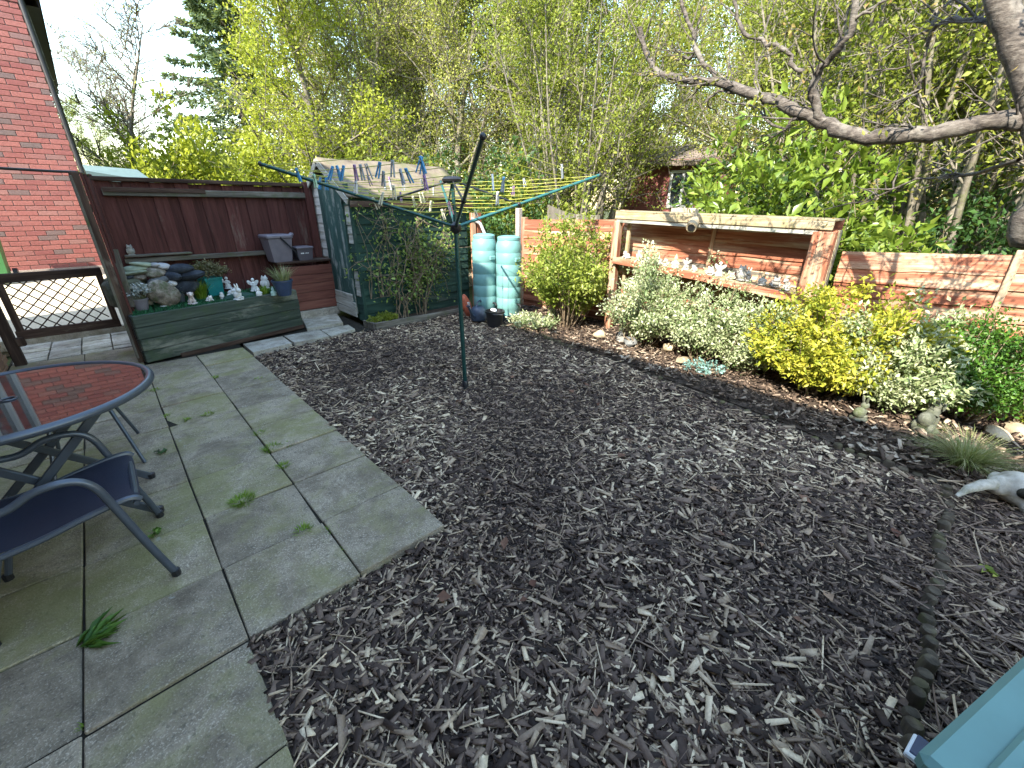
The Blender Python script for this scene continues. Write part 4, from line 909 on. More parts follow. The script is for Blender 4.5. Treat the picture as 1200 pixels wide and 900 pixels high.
b = MB(); b.lathe([(.13, 0), (.155, .155)], 4); b.v = [tuple(Matrix.Rotation(R(45), 3, 'Z') @ Vector(v)) for v in b.v]; b.build('body', m_cad2, c2); MB().box((0, 0, .168), (.245, .245, .03), None, .01).build('lid', m_cad, c2)
mk_ = MB()
for i, (x, l) in enumerate(((-.055, .012), (-.038, .010), (-.024, .010), (.006, .009), (.022, .014), (.04, .011))): mk_.box((x, -.105-.0, .095), (l, .002, .014 if i < 3 else .009))
mk_.build('lettering', m_white, c2, False, (0, -.001, 0))

# ================================================================== ROTARY CLOTHES DRYER
PX, PY = 2.13, 2.91
rd = thing('rotary_dryer', 'green metal rotary clothes dryer with four raised arms and yellow lines', 'clothes dryer', (0, 0, 0))
MB().tube([(PX+.012, PY-.01, -.08), (PX, PY, 1.34)], .019, 12).build('pole', m_poleg, rd, True); MB().tube([(PX, PY, 1.30), (PX-.008, PY+.008, 1.71)], .015, 10).build('inner_pole', m_poleg, rd, True)
MB().lathe([(.022, 1.31), (.045, 1.335), (.045, 1.375), (.024, 1.39), (.018, 1.40)], 14, (PX, PY, 0)).build('hub', m_black, rd, True)
MB().lathe([(.018, 1.67), (.075, 1.69), (.08, 1.705), (.06, 1.725), (.0, 1.73)], 16, (PX-.008, PY+.008, 0)).build('top_cap', m_black, rd, True)
MB().lathe([(.022, .0), (.03, .0), (.03, .05), (.022, .06)], 12, (PX+.012, PY-.01, -.04)).build('ground_socket', m_black, rd, True)
m_pole_sunlit = plain('sunlit_teal_metal', (.03, .13, .13), .35, .3, .12)  # brighter than the pole: sunlight on two arms painted into the colour
tips = [G(305, 192, 1.785), G(703, 205, 1.765), G(566, 160, 1.80)]
dc = Vector((PX, PY, 0))-Vector((tips[2].x, tips[2].y, 0)); tips.append(Vector((PX+dc.x*.95, PY+dc.y*.95, 1.76)))
order = [0, 2, 1, 3]; hub = Vector((PX, PY, 1.36))
for i, tp_ in enumerate(tips):
    d = (tp_-hub).normalized(); MB().tube([hub+d*.03, tp_], .0125, 9).build('arm', m_pole_sunlit if i == 1 or i == 3 else m_poleg, rd, True)
    MB().blob(tuple(tp_), (.017, .017, .017), 8, 6).build('arm_end', m_black, rd, True)
    MB().tube([Vector((PX-.008, PY+.008, 1.70)), hub.lerp(tp_, .42)], .008, 7).build('strut', m_black if i < 3 else m_pole_sunlit, rd, True); MB().blob(tuple(hub.lerp(tp_, .42)), (.02, .02, .02), 8, 6).build('slider', m_black, rd, True)
m_line = plain('yellow_washing_line', (.42, .42, .06), .5)
LSEG = []
for a, b in zip(order, order[1:]+order[:1]):
    for k in range(9):
        t = .30+.68*k/8; p, q = hub.lerp(tips[a], t), hub.lerp(tips[b], t); mid = (p+q)/2-Vector((0, 0, .012+.01*random.random())); LSEG.append((p, mid, q))
        MB().tube([p, p*.5+mid*.5-Vector((0, 0, .004)), mid, q*.5+mid*.5-Vector((0, 0, .004)), q], .0022, 5).build('washing_line', m_line, rd, True)
def project(p):
    q = Vector((p.x*_c-p.y*_s, p.x*_s+p.y*_c, p.z-EYE)); d = q.y*_cp-q.z*_sp; return 600+FPX*q.x/d, 450-FPX*(q.y*_sp+q.z*_cp)/d
pcol = {'blue': (.05, .22, .42), 'mauve': (.26, .15, .30), 'grey': (.26, .28, .30), 'cream': (.55, .52, .38), 'pale green': (.30, .45, .30), 'white': (.68, .68, .68), 'pink': (.55, .25, .28)}
pmat = {k: plain('peg_'+k.replace(' ', '_'), v, .45) for k, v in pcol.items()}
peg_me = {}
for k in pcol:
    peg_me[k] = [MB().bar((s*.010, 0, -.062), (s*.0045, 0, .016), .010, .006, (1, 0, 0), .0015).mesh('prong', pmat[k]) for s in (-1, 1)]
spring = MB().tube([(0, -.007, -.004), (0, .007, -.004)], .0045, 8).mesh('spring', plain('spring_metal', (.4, .4, .4), .35, .9))
pegs = [('blue', 377, 214), ('blue', 387, 200), ('blue', 402, 201), ('mauve', 415, 203), ('white', 416, 217), ('grey', 427, 199), ('blue', 443, 197), ('grey', 464, 197), ('grey', 468, 203), ('blue', 490, 195), ('blue', 494, 196), ('mauve', 459, 212), ('grey', 452, 219), ('grey', 456, 218), ('grey', 473, 219), ('mauve', 470, 232), ('cream', 438, 240), ('cream', 484, 237), ('pale green', 368, 212), ('cream', 491, 232), ('cream', 497, 232), ('blue', 348, 205), ('grey', 590, 211), ('blue', 592, 210), ('mauve', 602, 225), ('white', 584, 232), ('pink', 526, 243), ('cream', 506, 243), ('cream', 557, 256), ('blue', 383, 214), ('grey', 658, 200), ('grey', 492, 217), ('blue', 396, 201), ('grey', 421, 201), ('mauve', 433, 212), ('grey', 447, 206), ('cream', 462, 225), ('blue', 478, 205), ('grey', 508, 226), ('cream', 518, 252), ('grey', 612, 214), ('white', 575, 214), ('mauve', 500, 210), ('cream', 447, 232)]
for kc, x, y in pegs:
    best = None
    for a, m_, b in LSEG:
        for u in np.linspace(.03, .97, 30):
            p = a.lerp(m_, u*2) if u < .5 else m_.lerp(b, u*2-1); X_, Y_ = project(p); e = (X_-x)**2+(Y_-(y-4))**2
            if best is None or e < best[0]: best = (e, p, b-a)
    t = thing('clothes_peg', f'{kc} plastic clothes peg clipped on the yellow dryer lines', 'clothes peg', best[1], math.atan2(best[2].y, best[2].x)+R(90)*0, f'{kc} clothes pegs on the rotary dryer')
    t.rotation_euler = (random.gauss(0, .15), random.gauss(0, .25), math.atan2(best[2].y, best[2].x)+random.gauss(0, .3)); t.scale = (1.15,)*3
    for me in peg_me[kc]: link('prong', me, t)
    link('spring', spring, t)

# ================================================================== WATER BUTTS AND CLUTTER
def butt(label, p, r, h):
    t = thing('water_butt', label, 'water butt', p); pr = [(r*.90, .0)]
    for k in range(5):
        z0 = .10+k*(h-.30)/5; z1 = z0+(h-.30)/5
        pr += [(r*.985, z0), (r*1.0, z0+.006), (r*1.0, z1-.022), (r*.98, z1-.016), (r*.98, z1-.006)]
    pr += [(r*1.0, h-.19), (r*.99, h-.12), (r*.86, h-.05), (r*.80, h-.035)]
    MB().lathe(pr, 32).build('barrel', m_butt, t, True)
    MB().lathe([(r*.80, h-.045), (r*.88, h-.045), (r*.88, h-.015), (r*.80, h), (r*.5, h+.012), (0, h+.014)], 32).build('lid', m_butt, t, True)
    MB().tube([(0, -r*.95, .16), (0, -r-.05, .16), (0, -r-.07, .13)], .014, 8).build('tap', m_black, t, True)
    MB().box((0, -r*.98, h*.72), (.10, .03, .06), None, .01).build('grip', m_butt, t)
    return t
butt('pale green ribbed water butt standing behind its twin', (3.98, 4.78, .06), .176, 1.10); butt('pale green ribbed water butt beside the tall green shrub', (4.16, 4.46, .06), .183, 1.08)
for x, y, lb in ((3.98, 4.78, 'black stand under the rear water butt'), (4.16, 4.46, 'black stand under the water butt by the shrub')):
    MB_ = MB().lathe([(.19, -.05), (.17, .06), (0, .06)], 16); tag(MB_.build('butt_stand', m_black, None, True, (x, y, 0)), lb, 'stand')
tag(MB().tube([AY(553, 256, 5.40), AY(563, 262, 5.2), Vector((4.02, 4.80, 1.15)), Vector((4.02, 4.78, 1.07))], .022, 8).build('down_pipe', plain('grey_pipe', (.3, .3, .29), .5), None, True), 'grey drain pipe running from the shed eave to the water butt', 'pipe')
wc = G(561, 374); t = thing('watering_can', 'dark blue grey plastic watering can beside the black bucket', 'watering can', (wc.x, wc.y, -.02), R(20)); m_can = plain('slate_blue_plastic', (.035, .05, .08), .4)
MB().lathe([(.09, 0), (.115, .02), (.12, .10), (.11, .17), (.075, .21), (.06, .215)], 20).build('body', m_can, t, True); MB().tube([(-.10, 0, .06), (-.17, 0, .12), (-.26, 0, .24)], [.028, .018, .014], 9).build('spout', m_can, t, True); MB().lathe([(.012, 0), (.035, .03), (.0, .035)], 12, (-.27, 0, .24)).build('rose', m_can, t, True)
MB().tube([(-.05, 0, .21), (-.02, 0, .27), (.06, 0, .285), (.12, 0, .22), (.125, 0, .10)], .013, 8).build('handle', m_can, t, True)
bk = G(580, 380); t = thing('bucket', 'black plastic bucket in front of the water butts', 'bucket', (bk.x, bk.y, -.02)); MB().lathe([(.10, 0), (.125, .19), (.14, .195), (.14, .215), (.128, .215), (.105, .04), (0, .03)], 22).build('tub', m_black, t, True)
MB().tube([(-.135, 0, .205), (-.10, -.10, .19), (0, -.15, .18), (.10, -.10, .19), (.135, 0, .205)], .005, 6).build('handle', m_potd, t, True)
tag(MB().blob((0, 0, .2), (.03, .06, .02), 8, 5, .1).build('white_cloth', m_white, None, True, (bk.x, bk.y+.02, 0)), 'scrap of white cloth in the black bucket', 'cloth')
wt = AY(562, 340, 4.95); tag(MB().lathe([(.07, 0), (.07, .36), (.05, .40), (.03, .42), (0, .42)], 16).build('white_container', m_white, None, True, (wt.x, 4.95, 0)), 'white plastic container behind the watering can', 'container')
ro = AY(546, 345, 4.95); t = thing('rubble_sack', 'orange red printed sack leaning by the watering can', 'sack', (ro.x, 4.95, -.02), .2); m_or = plain('orange_sack', (.42, .10, .05), .6, 0, .35, 18)
MB().blob((0, 0, .17), (.09, .05, .19), 12, 8, .12, Euler((0, R(-18), 0)).to_matrix(), 3, .17).build('bag', m_or, t, True); MB().bar((.05, -.05, .0), (-.03, -.06, .24), .05, .008).build('print_stripe', m_ornw, t)
hd = G(596, 378); tag(MB().tube([(hd.x+.02, hd.y, 0), (hd.x-.05, hd.y+.06, .13)], [.009, .012], 8).build('trowel_handle', plain('teal_handle', (.03, .2, .25), .4), None, True), 'blue handled hand tool leaning beside the black bucket', 'tool')

# ================================================================== TABLE, CHAIR, STOOL
TC = Vector((-.485, 2.80, .70)); TR = .495
tb = thing('patio_table', 'round patio table with reflective dark glass top and grey metal rim', 'table', (TC.x, TC.y, 0))
m_tglass, t_, p_, o_ = mk('dark_table_glass'); p_.inputs['Base Color'].default_value = (.012, .010, .012, 1); p_.inputs['Roughness'].default_value = .03; p_.inputs['IOR'].default_value = 1.6
bump(t_, p_, noise(t_, coords(t_), 3, 2), .012, .01)
MB().lathe([(0, .696), (TR-.01, .696), (TR-.01, .703), (0, .703)], 64).build('glass_top', m_tglass, tb)
MB().tube([(math.cos(a)*TR, math.sin(a)*TR, .693) for a in np.linspace(0, 2*math.pi, 64, endpoint=False)], .019, 10, False, True).build('rim', m_frame, tb, True)
for s in (-1, 1):
    y = s*.19
    MB().bar((.32, y, .675), (-.32, y+s*.05, .01), .018, .038, (0, 0, 1), .004).build('leg', m_frame, tb); MB().bar((-.32, y-s*.03, .675), (.34, y+s*.02, .01), .018, .038, (0, 0, 1), .004).build('leg', m_frame, tb)
for x, z in ((.30, .66), (-.30, .66), (.20, .14), (-.20, .14)): MB().tube([(x, -.23, z), (x, .23, z)], .012, 8).build('cross_bar', m_frame, tb, True)
for x, y in ((.34, .21), (.34, -.21), (-.32, .24), (-.32, -.24)): MB().lathe([(.018, 0), (.02, .03), (0, .03)], 8, (x, y, 0)).build('foot', m_black, tb)
MB().tube([(math.cos(a)*.025, math.sin(a)*.025, .705) for a in np.linspace(0, 6.283, 16, endpoint=False)], .004, 6, False, True).build('parasol_ring', m_frame, tb, True)

m_sl, t_, p_, o_ = mk('navy_sling_weave'); v_ = coords(t_, (1, 1, 1)); wv = t_.nodes.new('ShaderNodeTexChecker'); wv.inputs['Scale'].default_value = 420; t_.links.new(v_, wv.inputs[0])
t_.links.new(mixc(t_, wv.outputs['Fac'], (.012, .014, .028), (.03, .034, .055)), p_.inputs['Base Color']); p_.inputs['Roughness'].default_value = .5; bump(t_, p_, wv.outputs['Fac'], .3, .002)
ch = thing('sling_chair', 'low sling armchair with navy fabric seat and grey bent tube arms', 'chair', (-.35, 2.25, 0))
o0 = Vector((-.35, 2.25, 0)); YN, YF = 2.03, 2.52
def smooth(pts, n=5):
    pts = [Vector(p) for p in pts]; out = []
    for i in range(len(pts)-1):
        a, b, c, d = pts[max(i-1, 0)], pts[i], pts[i+1], pts[min(i+2, len(pts)-1)]
        for k in range(n):
            t = k/n; out.append(.5*((2*b)+(c-a)*t+(2*a-5*b+4*c-d)*t*t+(3*b-a-3*c+d)*t**3))
    return out+[pts[-1]]
near = [AY(0, 602, YN), AY(40, 577, YN), AY(83, 565, YN), AY(110, 571, YN), AY(133, 593, YN), AY(172, 636, YN-.01), Vector((-.142, 2.02, .008))]
near[0].x = min(near[0].x, -.5); back_n = [Vector((-.90, YN, .90)), Vector((-.78, YN, .66)), Vector((-.62, YN, near[0].z+.01))]
far = [Vector((p.x, YF, p.z)) for p in near[:-1]]+[Vector((-.15, YF+.03, .008))]
far[-2] = Vector((near[-2].x, YF+.005, near[-2].z)); back_f = [Vector((p.x, YF, p.z)) for p in back_n]
for a, bk_ in ((near, back_n), (far, back_f)):
    MB().tube([p-o0 for p in smooth([Vector((-.66, a[0].y, near[0].z+.03))]+a)], .0145, 10).build('arm_leg', m_frame, ch, True)
sl_pts = [(-.155, .405), (-.19, .425), (-.32, .405), (-.46, .375), (-.60, .365), (-.67, .40), (-.73, .52), (-.80, .70), (-.88, .90)]
V = []; F = []; nc = 10
for x, z in sl_pts:
    for j in range(nc+1):
        u = j/nc; V.append((x-o0.x, YN+.03+(YF-YN-.06)*u-o0.y, z-.028*math.sin(u*math.pi)))
for i in range(len(sl_pts)-1):
    for j in range(nc): a = i*(nc+1)+j; F.append((a, a+1, a+nc+2, a+nc+1))
o = MB().add(V, F).build('sling', m_sl, ch, True); md = o.modifiers.new('thick', 'SOLIDIFY'); md.thickness = .004; md2 = o.modifiers.new('sub', 'SUBSURF'); md2.levels = 2; md2.render_levels = 2
for y in (YN+.02, YF-.02): MB().tube([Vector((x, y, z-.003))-o0 for x, z in smooth([Vector((x, 0, z)) for x, z in sl_pts])] if False else [Vector((p.x, y, p.z-.003))-o0 for p in smooth([Vector((x, 0, z)) for x, z in sl_pts])], .0125, 8).build('seat_rail', m_frame, ch, True)
for x, z in ((-.17, .395), (-.60, .352)): MB().tube([Vector((x, YN+.01, z))-o0, Vector((x, YF-.01, z))-o0], .011, 8).build('cross_bar', m_frame, ch, True)
for y in (YN+.03, YF-.03): MB().tube([Vector((-.56, y, .36))-o0, Vector((-.62, y, .2))-o0, Vector((-.68, y+(.01 if y < 2.2 else -.0), .008))-o0], .0125, 8).build('rear_leg', m_frame, ch, True)
for p in ((-.142, 2.02), (-.15, YF+.03), (-.68, YN+.04), (-.68, YF-.03)): MB().lathe([(.017, 0), (.018, .03), (0, .032)], 8, (p[0]-o0.x, p[1]-o0.y, -.002)).build('foot', m_black, ch)
st = thing('stool', 'low grey metal stool under the far side of the glass table', 'stool', (-.36, 3.5, 0)); 
for sx in (-1, 1):
    for sy in (-1, 1): MB().tube([(sx*.13, sy*.10, .37), (sx*.20, sy*.26, .005)], .0105, 8).build('leg', m_frame, st, True)
for sy in (-1, 1): MB().tube([(-.15, sy*.11, .375), (.15, sy*.11, .375)], .011, 8).build('seat_rail', m_frame, st, True)
MB().box((0, 0, .38), (.30, .20, .02), None, .008).build('seat', m_sl, st)

# ================================================================== CORNER BITS NEAR THE CAMERA
bd = Vector((.944, -.33, 0)); bn = Vector((-.33, -.944, 0)); bc = Vector((.925, -.225, 0)); BH = .50
sb = thing('storage_box', 'teal plastic garden storage box with ridged lid at the corner of the bark', 'storage box', tuple(bc), math.atan2(bd.y, bd.x))
MB().box((.50, -.26, .22), (.95, .46, .44), None, .02).build('body', m_teal, sb)
lid = MB().box((.50, -.26, BH-.03), (1.02, .54, .055), None, .014).build('lid', m_teal, sb)
MB().box((.52, -.27, BH+.002), (.90, .42, .018), None, .010).build('raised_panel', m_teal, lid)
for i in range(7): MB().box((.14+i*.125, -.27, BH+.014), (.022, .36, .012), None, .005).build('rib', m_teal, lid)
gl = G(1084, 893, .05); t = thing('solar_light', 'small blue grey solar light with white rim beside the teal box', 'light', (gl.x, gl.y, -.03), R(-10)); MB().box((0, 0, .10), (.085, .085, .018), None, .004).build('rim', m_white, t); MB().box((.004, -.002, .108), (.074, .074, .012), None, .002).build('panel', plain('solar_cell', (.06, .075, .14), .2), t); MB().tube([(0, 0, -.05), (0, 0, .1)], .012, 8).build('stake', m_black, t)

# skull
sk = thing('animal_skull', 'weathered grey animal skull with a horn lying on the bark by the sedge', 'skull', (3.26, -.53, -.01), R(-8)); sk.scale = (1.2,)*3
s_ = MB(); s_.blob((.02, -.01, .085), (.085, .075, .075), 16, 10, .08, None, 3); s_.blob((.17, -.09, .075), (.15, .05, .05), 14, 9, .08, Euler((0, R(10), R(-28))).to_matrix(), 5)
s_.blob((-.035, .045, .095), (.05, .04, .042), 12, 8, .06); s_.blob((-.03, -.06, .05), (.03, .025, .055), 10, 8, .06, None, 8); s_.blob((.06, .06, .075), (.06, .03, .035), 10, 8, .06, None, 9); s_.blob((.08, -.10, .03), (.10, .02, .028), 10, 7, .05, Euler((0, 0, R(-28))).to_matrix(), 4)
o = s_.build('cranium', m_bone, sk, True); rm = o.modifiers.new('rm', 'REMESH'); rm.mode = 'VOXEL'; rm.voxel_size = .009; rm.use_smooth_shade = True
MB().tube([(-.05, .05, .10), (-.11, .085, .105), (-.18, .12, .09), (-.23, .14, .06)], [.026, .024, .018, .007], 10).build('horn', m_bone, sk, True)
MB().blob((-.045, -.035, .10), (.027, .027, .024), 12, 8).build('eye_socket', m_joint, sk, True)  # solid dark ball, painting in the shade of the hollow eye
MB().box((-.035, -.075, .015), (.035, .022, .035), None, .008).build('tooth_row', m_bone, sk)
# sedge clump by the skull
gp = G(1128, 548); t = thing('sedge_clump', 'arching silvery green sedge clump next to the skull', 'plant', (gp.x, gp.y, 0)); d = blades(650, .06, .27, 1.35, .0038, rg, 6, .85); SED = leafmat('sedge_blade', [(0, (.13, .16, .045)), (.5, (.25, .28, .10)), (1, (.46, .44, .26))], .3); link('blades', npmesh('blades', *d[:2], SED, d[2]), t)
# statues and stones in the border
p = G(1005, 492); figure('rabbit', .19, m_rock['moss'], 'small grey stone rabbit under the border shrubs beside the yellow bush', (p.x, p.y, .01), R(60), 'statue', None, 'statue')
p = G(1082, 505); figure('dog', .26, m_rock['moss'], 'mossy grey stone dog statue between the sedge and the clipped bush', (p.x, p.y, .01), R(70), 'statue', None, 'statue')
p = G(728, 400); figure('gnome', .22, m_statue, 'grey stone gnome statue in the border beside the tall green shrub', (p.x, p.y, .01), R(40), 'statue', None, 'statue')
for i, (x, y, w_, h_, kd, lb) in enumerate([(1165, 513, 36, 18, 'sand', 'buff stone slab near the clipped bush'), (1190, 508, 34, 20, 'sand', 'buff block by the fence behind the skull'), (1045, 478, 20, 12, 'sand', 'buff stone beneath the variegated bush'), (985, 470, 16, 10, 'grey', 'grey stone under the yellow bush'), (738, 405, 20, 14, 'grey', 'grey rock beside the stone gnome'), (783, 412, 18, 14, 'sand', 'buff rock between two variegated shrubs'), (800, 425, 22, 10, 'sand', 'flat buff stone by the log edging'), (824, 432, 12, 7, 'grey', 'small grey stone by the log edging'), (703, 396, 18, 12, 'sand', 'buff rock at the foot of the tall green shrub'), (640, 378, 20, 9, 'grey', 'grey stone in front of the water butts'), (615, 376, 14, 7, 'sand', 'buff stone in front of the water butts')]):
    p = G(x, y); k = depth(p)/FPX; tag(MB().blob((0, 0, h_*k*.3), (w_*k*.42, w_*k*.34, h_*k*.42), 12, 8, .22, None, i+40).build('border_stone', m_rock[kd], None, True, (p.x, p.y, 0), (0, 0, i)), lb, 'stone', 'stones in the shrub border')
p = AX(929, 368, 4.5); tag(MB().lathe([(.012, -.5), (.012, 0), (.03, .0), (.05, .03), (.05, .06), (.03, .085), (0, .09)], 16).build('globe_light', m_white, None, True, tuple(p)), 'white globe garden light on a stem beside the shelf end post', 'light')

# shelf ornaments and the security camera
so_l = [(734, 'frog', .11, 'white shell covered frog at the far end of the shelf'), (746, 'owl', .13, 'white owl ornament near the far end of the shelf'), (757, 'rabbit', .15, 'white rabbit ornament on the shelf beside the owl'), (771, 'frog', .13, 'plump white frog on the shelf'), (778, 'mush', .09, 'white toadstool ornament on the shelf beside the plump frog'),
        (791, 'gnome', .17, 'cream gnome with a tan hat on the shelf under the camera'), (802, 'angel', .15, 'white angel ornament on the shelf near the cream gnome'), (813, 'frog', .08, 'flat pale frog on the shelf beneath the security camera'), (834, 'frog', .11, 'white frog beside the tall white angel on the shelf'), (843, 'angel', .17, 'tall white angel ornament on the shelf'),
        (860, 'frog', .09, 'white toad on the shelf beside the big white owl'), (870, 'owl', .16, 'big white owl ornament on the shelf'), (877, 'rabbit', .15, 'white rabbit ornament next to the big owl on the shelf'), (897, 'gnome', .14, 'brown hatted gnome on the shelf'), (912, 'frog', .12, 'grey white frog near the end post on the shelf'), (926, 'dog', .14, 'grey white dog ornament beside the shelf end post')]
m_ornw2 = stone('weathered_white_ornament', (.24, .22, .19), (.42, .40, .36), (.58, .56, .51), 30, .8, moss=(.26, .23, .16), bs=.4, objv=.2)
m_tan = stone('tan_ornament', (.25, .17, .09), (.40, .28, .15), (.5, .4, .25), 20)
for x, kd, h, lb in so_l:
    a = AX(x, 320, SX+.07); figure(kd, h*.9, m_statue if 'grey' in lb else m_ornw2, lb, (SX+.06+random.uniform(-.03, .05), a.y, shelf_z(a.y)), R(-90)+random.uniform(-.5, .5), part=m_tan)
cpx = AX(813, 260, SX-.07); cc = thing('security_camera', 'small beige security camera hanging from the mossy shelf beam', 'camera', tuple(cpx), R(195)); cc.scale = (1.5,)*3
MB().tube([(-.05, 0, .08), (-.03, 0, .03), (.0, 0, .0)], .012, 8).build('bracket', m_rock['sand'], cc, True); MB().tube([(-.06, 0, .015), (.06, 0, -.035)], [.032, .036], 14).build('housing', m_rock['sand'], cc, True); MB().tube([(.058, 0, -.034), (.066, 0, -.037)], .024, 14).build('lens', m_black, cc, True)
pb_ = AX(812, 250, 5.6); bp_ = thing('brick_pier', 'low buff brick pier behind the mossy shelf beam', 'pier', (5.6, pb_.y, 0)); z_ = AX(812, 243, 5.6).z
MB().box((0, 0, z_/2), (.28, .44, z_-.02)).build('core', m_mortar, bp_)
for k in range(int(z_/.075)):
    for j in range(2): MB().box((-.14, -.11+.225*j+(.0 if k % 2 else .0), z_-.04-k*.075), (.03, .215, .065), None, .003).build('brick', m_brick3, bp_)

# ================================================================== SHRUBS
VAR = leafmat('variegated_leaf', [(0, (.07, .13, .035)), (.3, (.17, .24, .09)), (.6, (.38, .42, .23)), (1, (.68, .68, .50))], .3, .4)
YEL = leafmat('golden_leaf', [(0, (.09, .15, .02)), (.4, (.24, .28, .03)), (.75, (.47, .43, .05)), (1, (.66, .58, .14))], .35, .4)
LIME = leafmat('lime_leaf', [(0, (.08, .13, .02)), (.5, (.22, .28, .04)), (1, (.45, .47, .12))], .4, .4)
BOX = leafmat('box_leaf', [(0, (.018, .055, .010)), (.5, (.05, .13, .018)), (1, (.13, .25, .03))], .25, .4)
def border(label, px, top, hw_, X, seed, nclump, per, leaf, asp, mat, name='shrub', base=.08, depthk=.85, inner=.26, lump=.19, sprig=.125, stems=16, upb=.5):
    hw = hw_*1.2; lump = lump*1.5; a = AX(px, 420, X); h = AX(px, top, X).z*1.08; nclump = int(nclump*1.2); k = depth((X, a.y, h*.5))/FPX; r = hw*k
    return plant(name, label, 'shrub', shrub_data(seed, r*depthk, r, h*.97, nclump, per, leaf, asp, base, sprig, inner, stems, lump, upb), mat, (X, a.y, 0))
border('tall loose lime green shrub between the water butts and the shelf', 662, 265, 50, 4.40, 11, 330, 26, .055, .45, LIME, base=.12, inner=.25, lump=.24, sprig=.16, stems=30)
border('silvery variegated shrub at the far end of the shelf', 752, 318, 40, 4.30, 12, 330, 30, .034, .5, VAR)
border('cream variegated shrub in the middle below the shelf', 820, 340, 35, 4.28, 13, 250, 30, .034, .5, VAR)
border('dense silvery shrub beside the golden bush', 874, 360, 36, 4.28, 14, 280, 32, .032, .45, VAR, base=.03)
border('golden yellow leaved bush in front of the shelf end post', 965, 357, 62, 4.22, 15, 460, 32, .045, .45, YEL, base=.04)
border('white edged variegated bush between golden bush and clipped bush', 1062, 388, 52, 4.28, 16, 400, 32, .040, .45, VAR, base=.04)
border('rounded dark green clipped bush under the bare tree', 1152, 382, 46, 4.42, 17, 560, 34, .026, .55, BOX, base=.03, lump=.08, inner=.4)
d = shrub_data(18, .16, .16, .28, 40, 20, .03, .5, .1, .07); p = G(1180, 500); plant('young_shrub', 'small bright green seedling beside the buff stones by the fence', 'shrub', d, MG, (p.x, p.y, .02))
d = shrub_data(19, .12, .2, .12, 26, 14, .03, .6, .1, .05); p = G(822, 437); plant('ground_plant', 'tiny bluish plant at the log edging below the shelf', 'plant', d, TEALF, (p.x, p.y, .0))
d = shrub_data(20, .30, .35, .16, 70, 18, .04, .5, .1, .08); p = G(625, 383); plant('ground_plant', 'low grey green plant sprawling at the foot of the lime shrub', 'plant', d, VAR, (p.x, p.y, .0))
# climbing rose on the shed
rng = np.random.default_rng(5); lines = []; LP = []; LDv = []
for i in range(16):
    b = np.array([3.0+rng.uniform(-.18, .45), 5.40+rng.uniform(-.05, .05), .02]); hgt = rng.uniform(.8, 1.55); side = rng.uniform(-.75, .75)
    pts = [b+np.array([side*t**1.4+.03*rng.normal(), .06*rng.normal()*t-.08*t, hgt*t**.9]) for t in np.linspace(0, 1, 9)]; lines.append((np.array(pts), np.linspace(.009, .003, 9)))
    for q in pts[3:]:
        for _ in range(3):
            e = q+rng.normal(size=3)*np.array([.14, .07, .12]); lines.append((np.array([q, (q+e)/2+rng.normal(size=3)*.02, e]), np.array([.004, .003, .002])))
            m = rng.poisson(6.5); LP.append(e+rng.normal(size=(m, 3))*.05); LDv.append(rng.normal(size=(m, 3))+np.array([0, -.3, -.1]))
for i in range(8):                                   # shoots flat on the boards by the corner
    b = np.array([2.60+rng.uniform(-.1, .2), 5.48, .35]); pts = [b+np.array([(rng.uniform(-.1, .25))*t, 0, rng.uniform(.9, 1.25)*t]) for t in np.linspace(0, 1, 7)]; lines.append((np.array(pts), np.linspace(.006, .002, 7)))
    for q in pts[2:]: m = rng.poisson(4); LP.append(q+rng.normal(size=(m, 3))*np.array([.09, .04, .08])); LDv.append(rng.normal(size=(m, 3))+np.array([0, -.4, -.1]))
V, F = polytubes(lines, 5); LP = np.concatenate(LP); lv, lf, li = leaves(LP, np.concatenate(LDv), .045, .6, .25, .2, .35, .3, rng)
RO = leafmat('rose_leaf', [(0, (.06, .12, .025)), (.5, (.14, .22, .045)), (1, (.30, .37, .09))], .35, .45)
plant('climbing_rose', 'leggy climbing rose with bare canes against the green shed wall', 'plant', ((V, F), (lv, lf, rng.uniform(0, 1, len(LP))[li])), RO, (0, 0, 0), sname='canes')
d = shrub_data(23, .22, .10, .10, 60, 22, .03, .5, .05, .05); plant('ground_plant', 'low bright green weed patch at the timber edging by the shed', 'plant', d, MG, (2.62, 5.38, .03))
# weeds in the paving joints
for i, (x, y, r_, h_, n_, lb) in enumerate([(253, 442, .03, .05, 60, 'small grass tuft in the patio joint near the planter'), (303, 444, .03, .05, 60, 'small grass tuft near the bark edge by the planter'), (182, 457, .035, .05, 70, 'grass tuft in the joint beside the glass table'), (194, 487, .03, .04, 50, 'thin grass tuft in the joint past the table'), (219, 491, .03, .04, 50, 'small grass tuft in a cross joint'), (244, 485, .04, .045, 80, 'wide low grass tuft in a cross joint'), (304, 508, .03, .06, 70, 'grass tuft beside the larger one at the joint crossing'), (319, 526, .05, .07, 170, 'bushy grass tuft at the joint crossing'), (338, 521, .035, .05, 80, 'grass tuft joined to the bushy tuft'), (332, 546, .035, .06, 90, 'grass tuft just below the bushy tuft'), (284, 587, .06, .07, 240, 'widest grass tuft growing in the middle patio joint'), (355, 621, .04, .05, 90, 'grass tuft at the joint near the patio corner'), (388, 620, .025, .04, 40, 'little grass tuft in the outer joint near the patio corner'), (405, 640, .02, .03, 30, 'tiny grass tuft in the outermost joint'), (270, 577, .03, .03, 40, 'thin grass wisps beside the widest tuft'), (102, 847, .02, .03, 20, 'tiny weed in the joint near the house corner')]):
    p = G(x, y); t = thing('grass_tuft', lb, 'weed', (p.x, p.y, -.012), 0, 'weeds in the patio joints'); d = blades(int(n_*1.3), r_*.85, h_*.62, 1.3, .0032, rg, 3, .6); link('blades', npmesh('blades', *d[:2], GRS, d[2]), t)
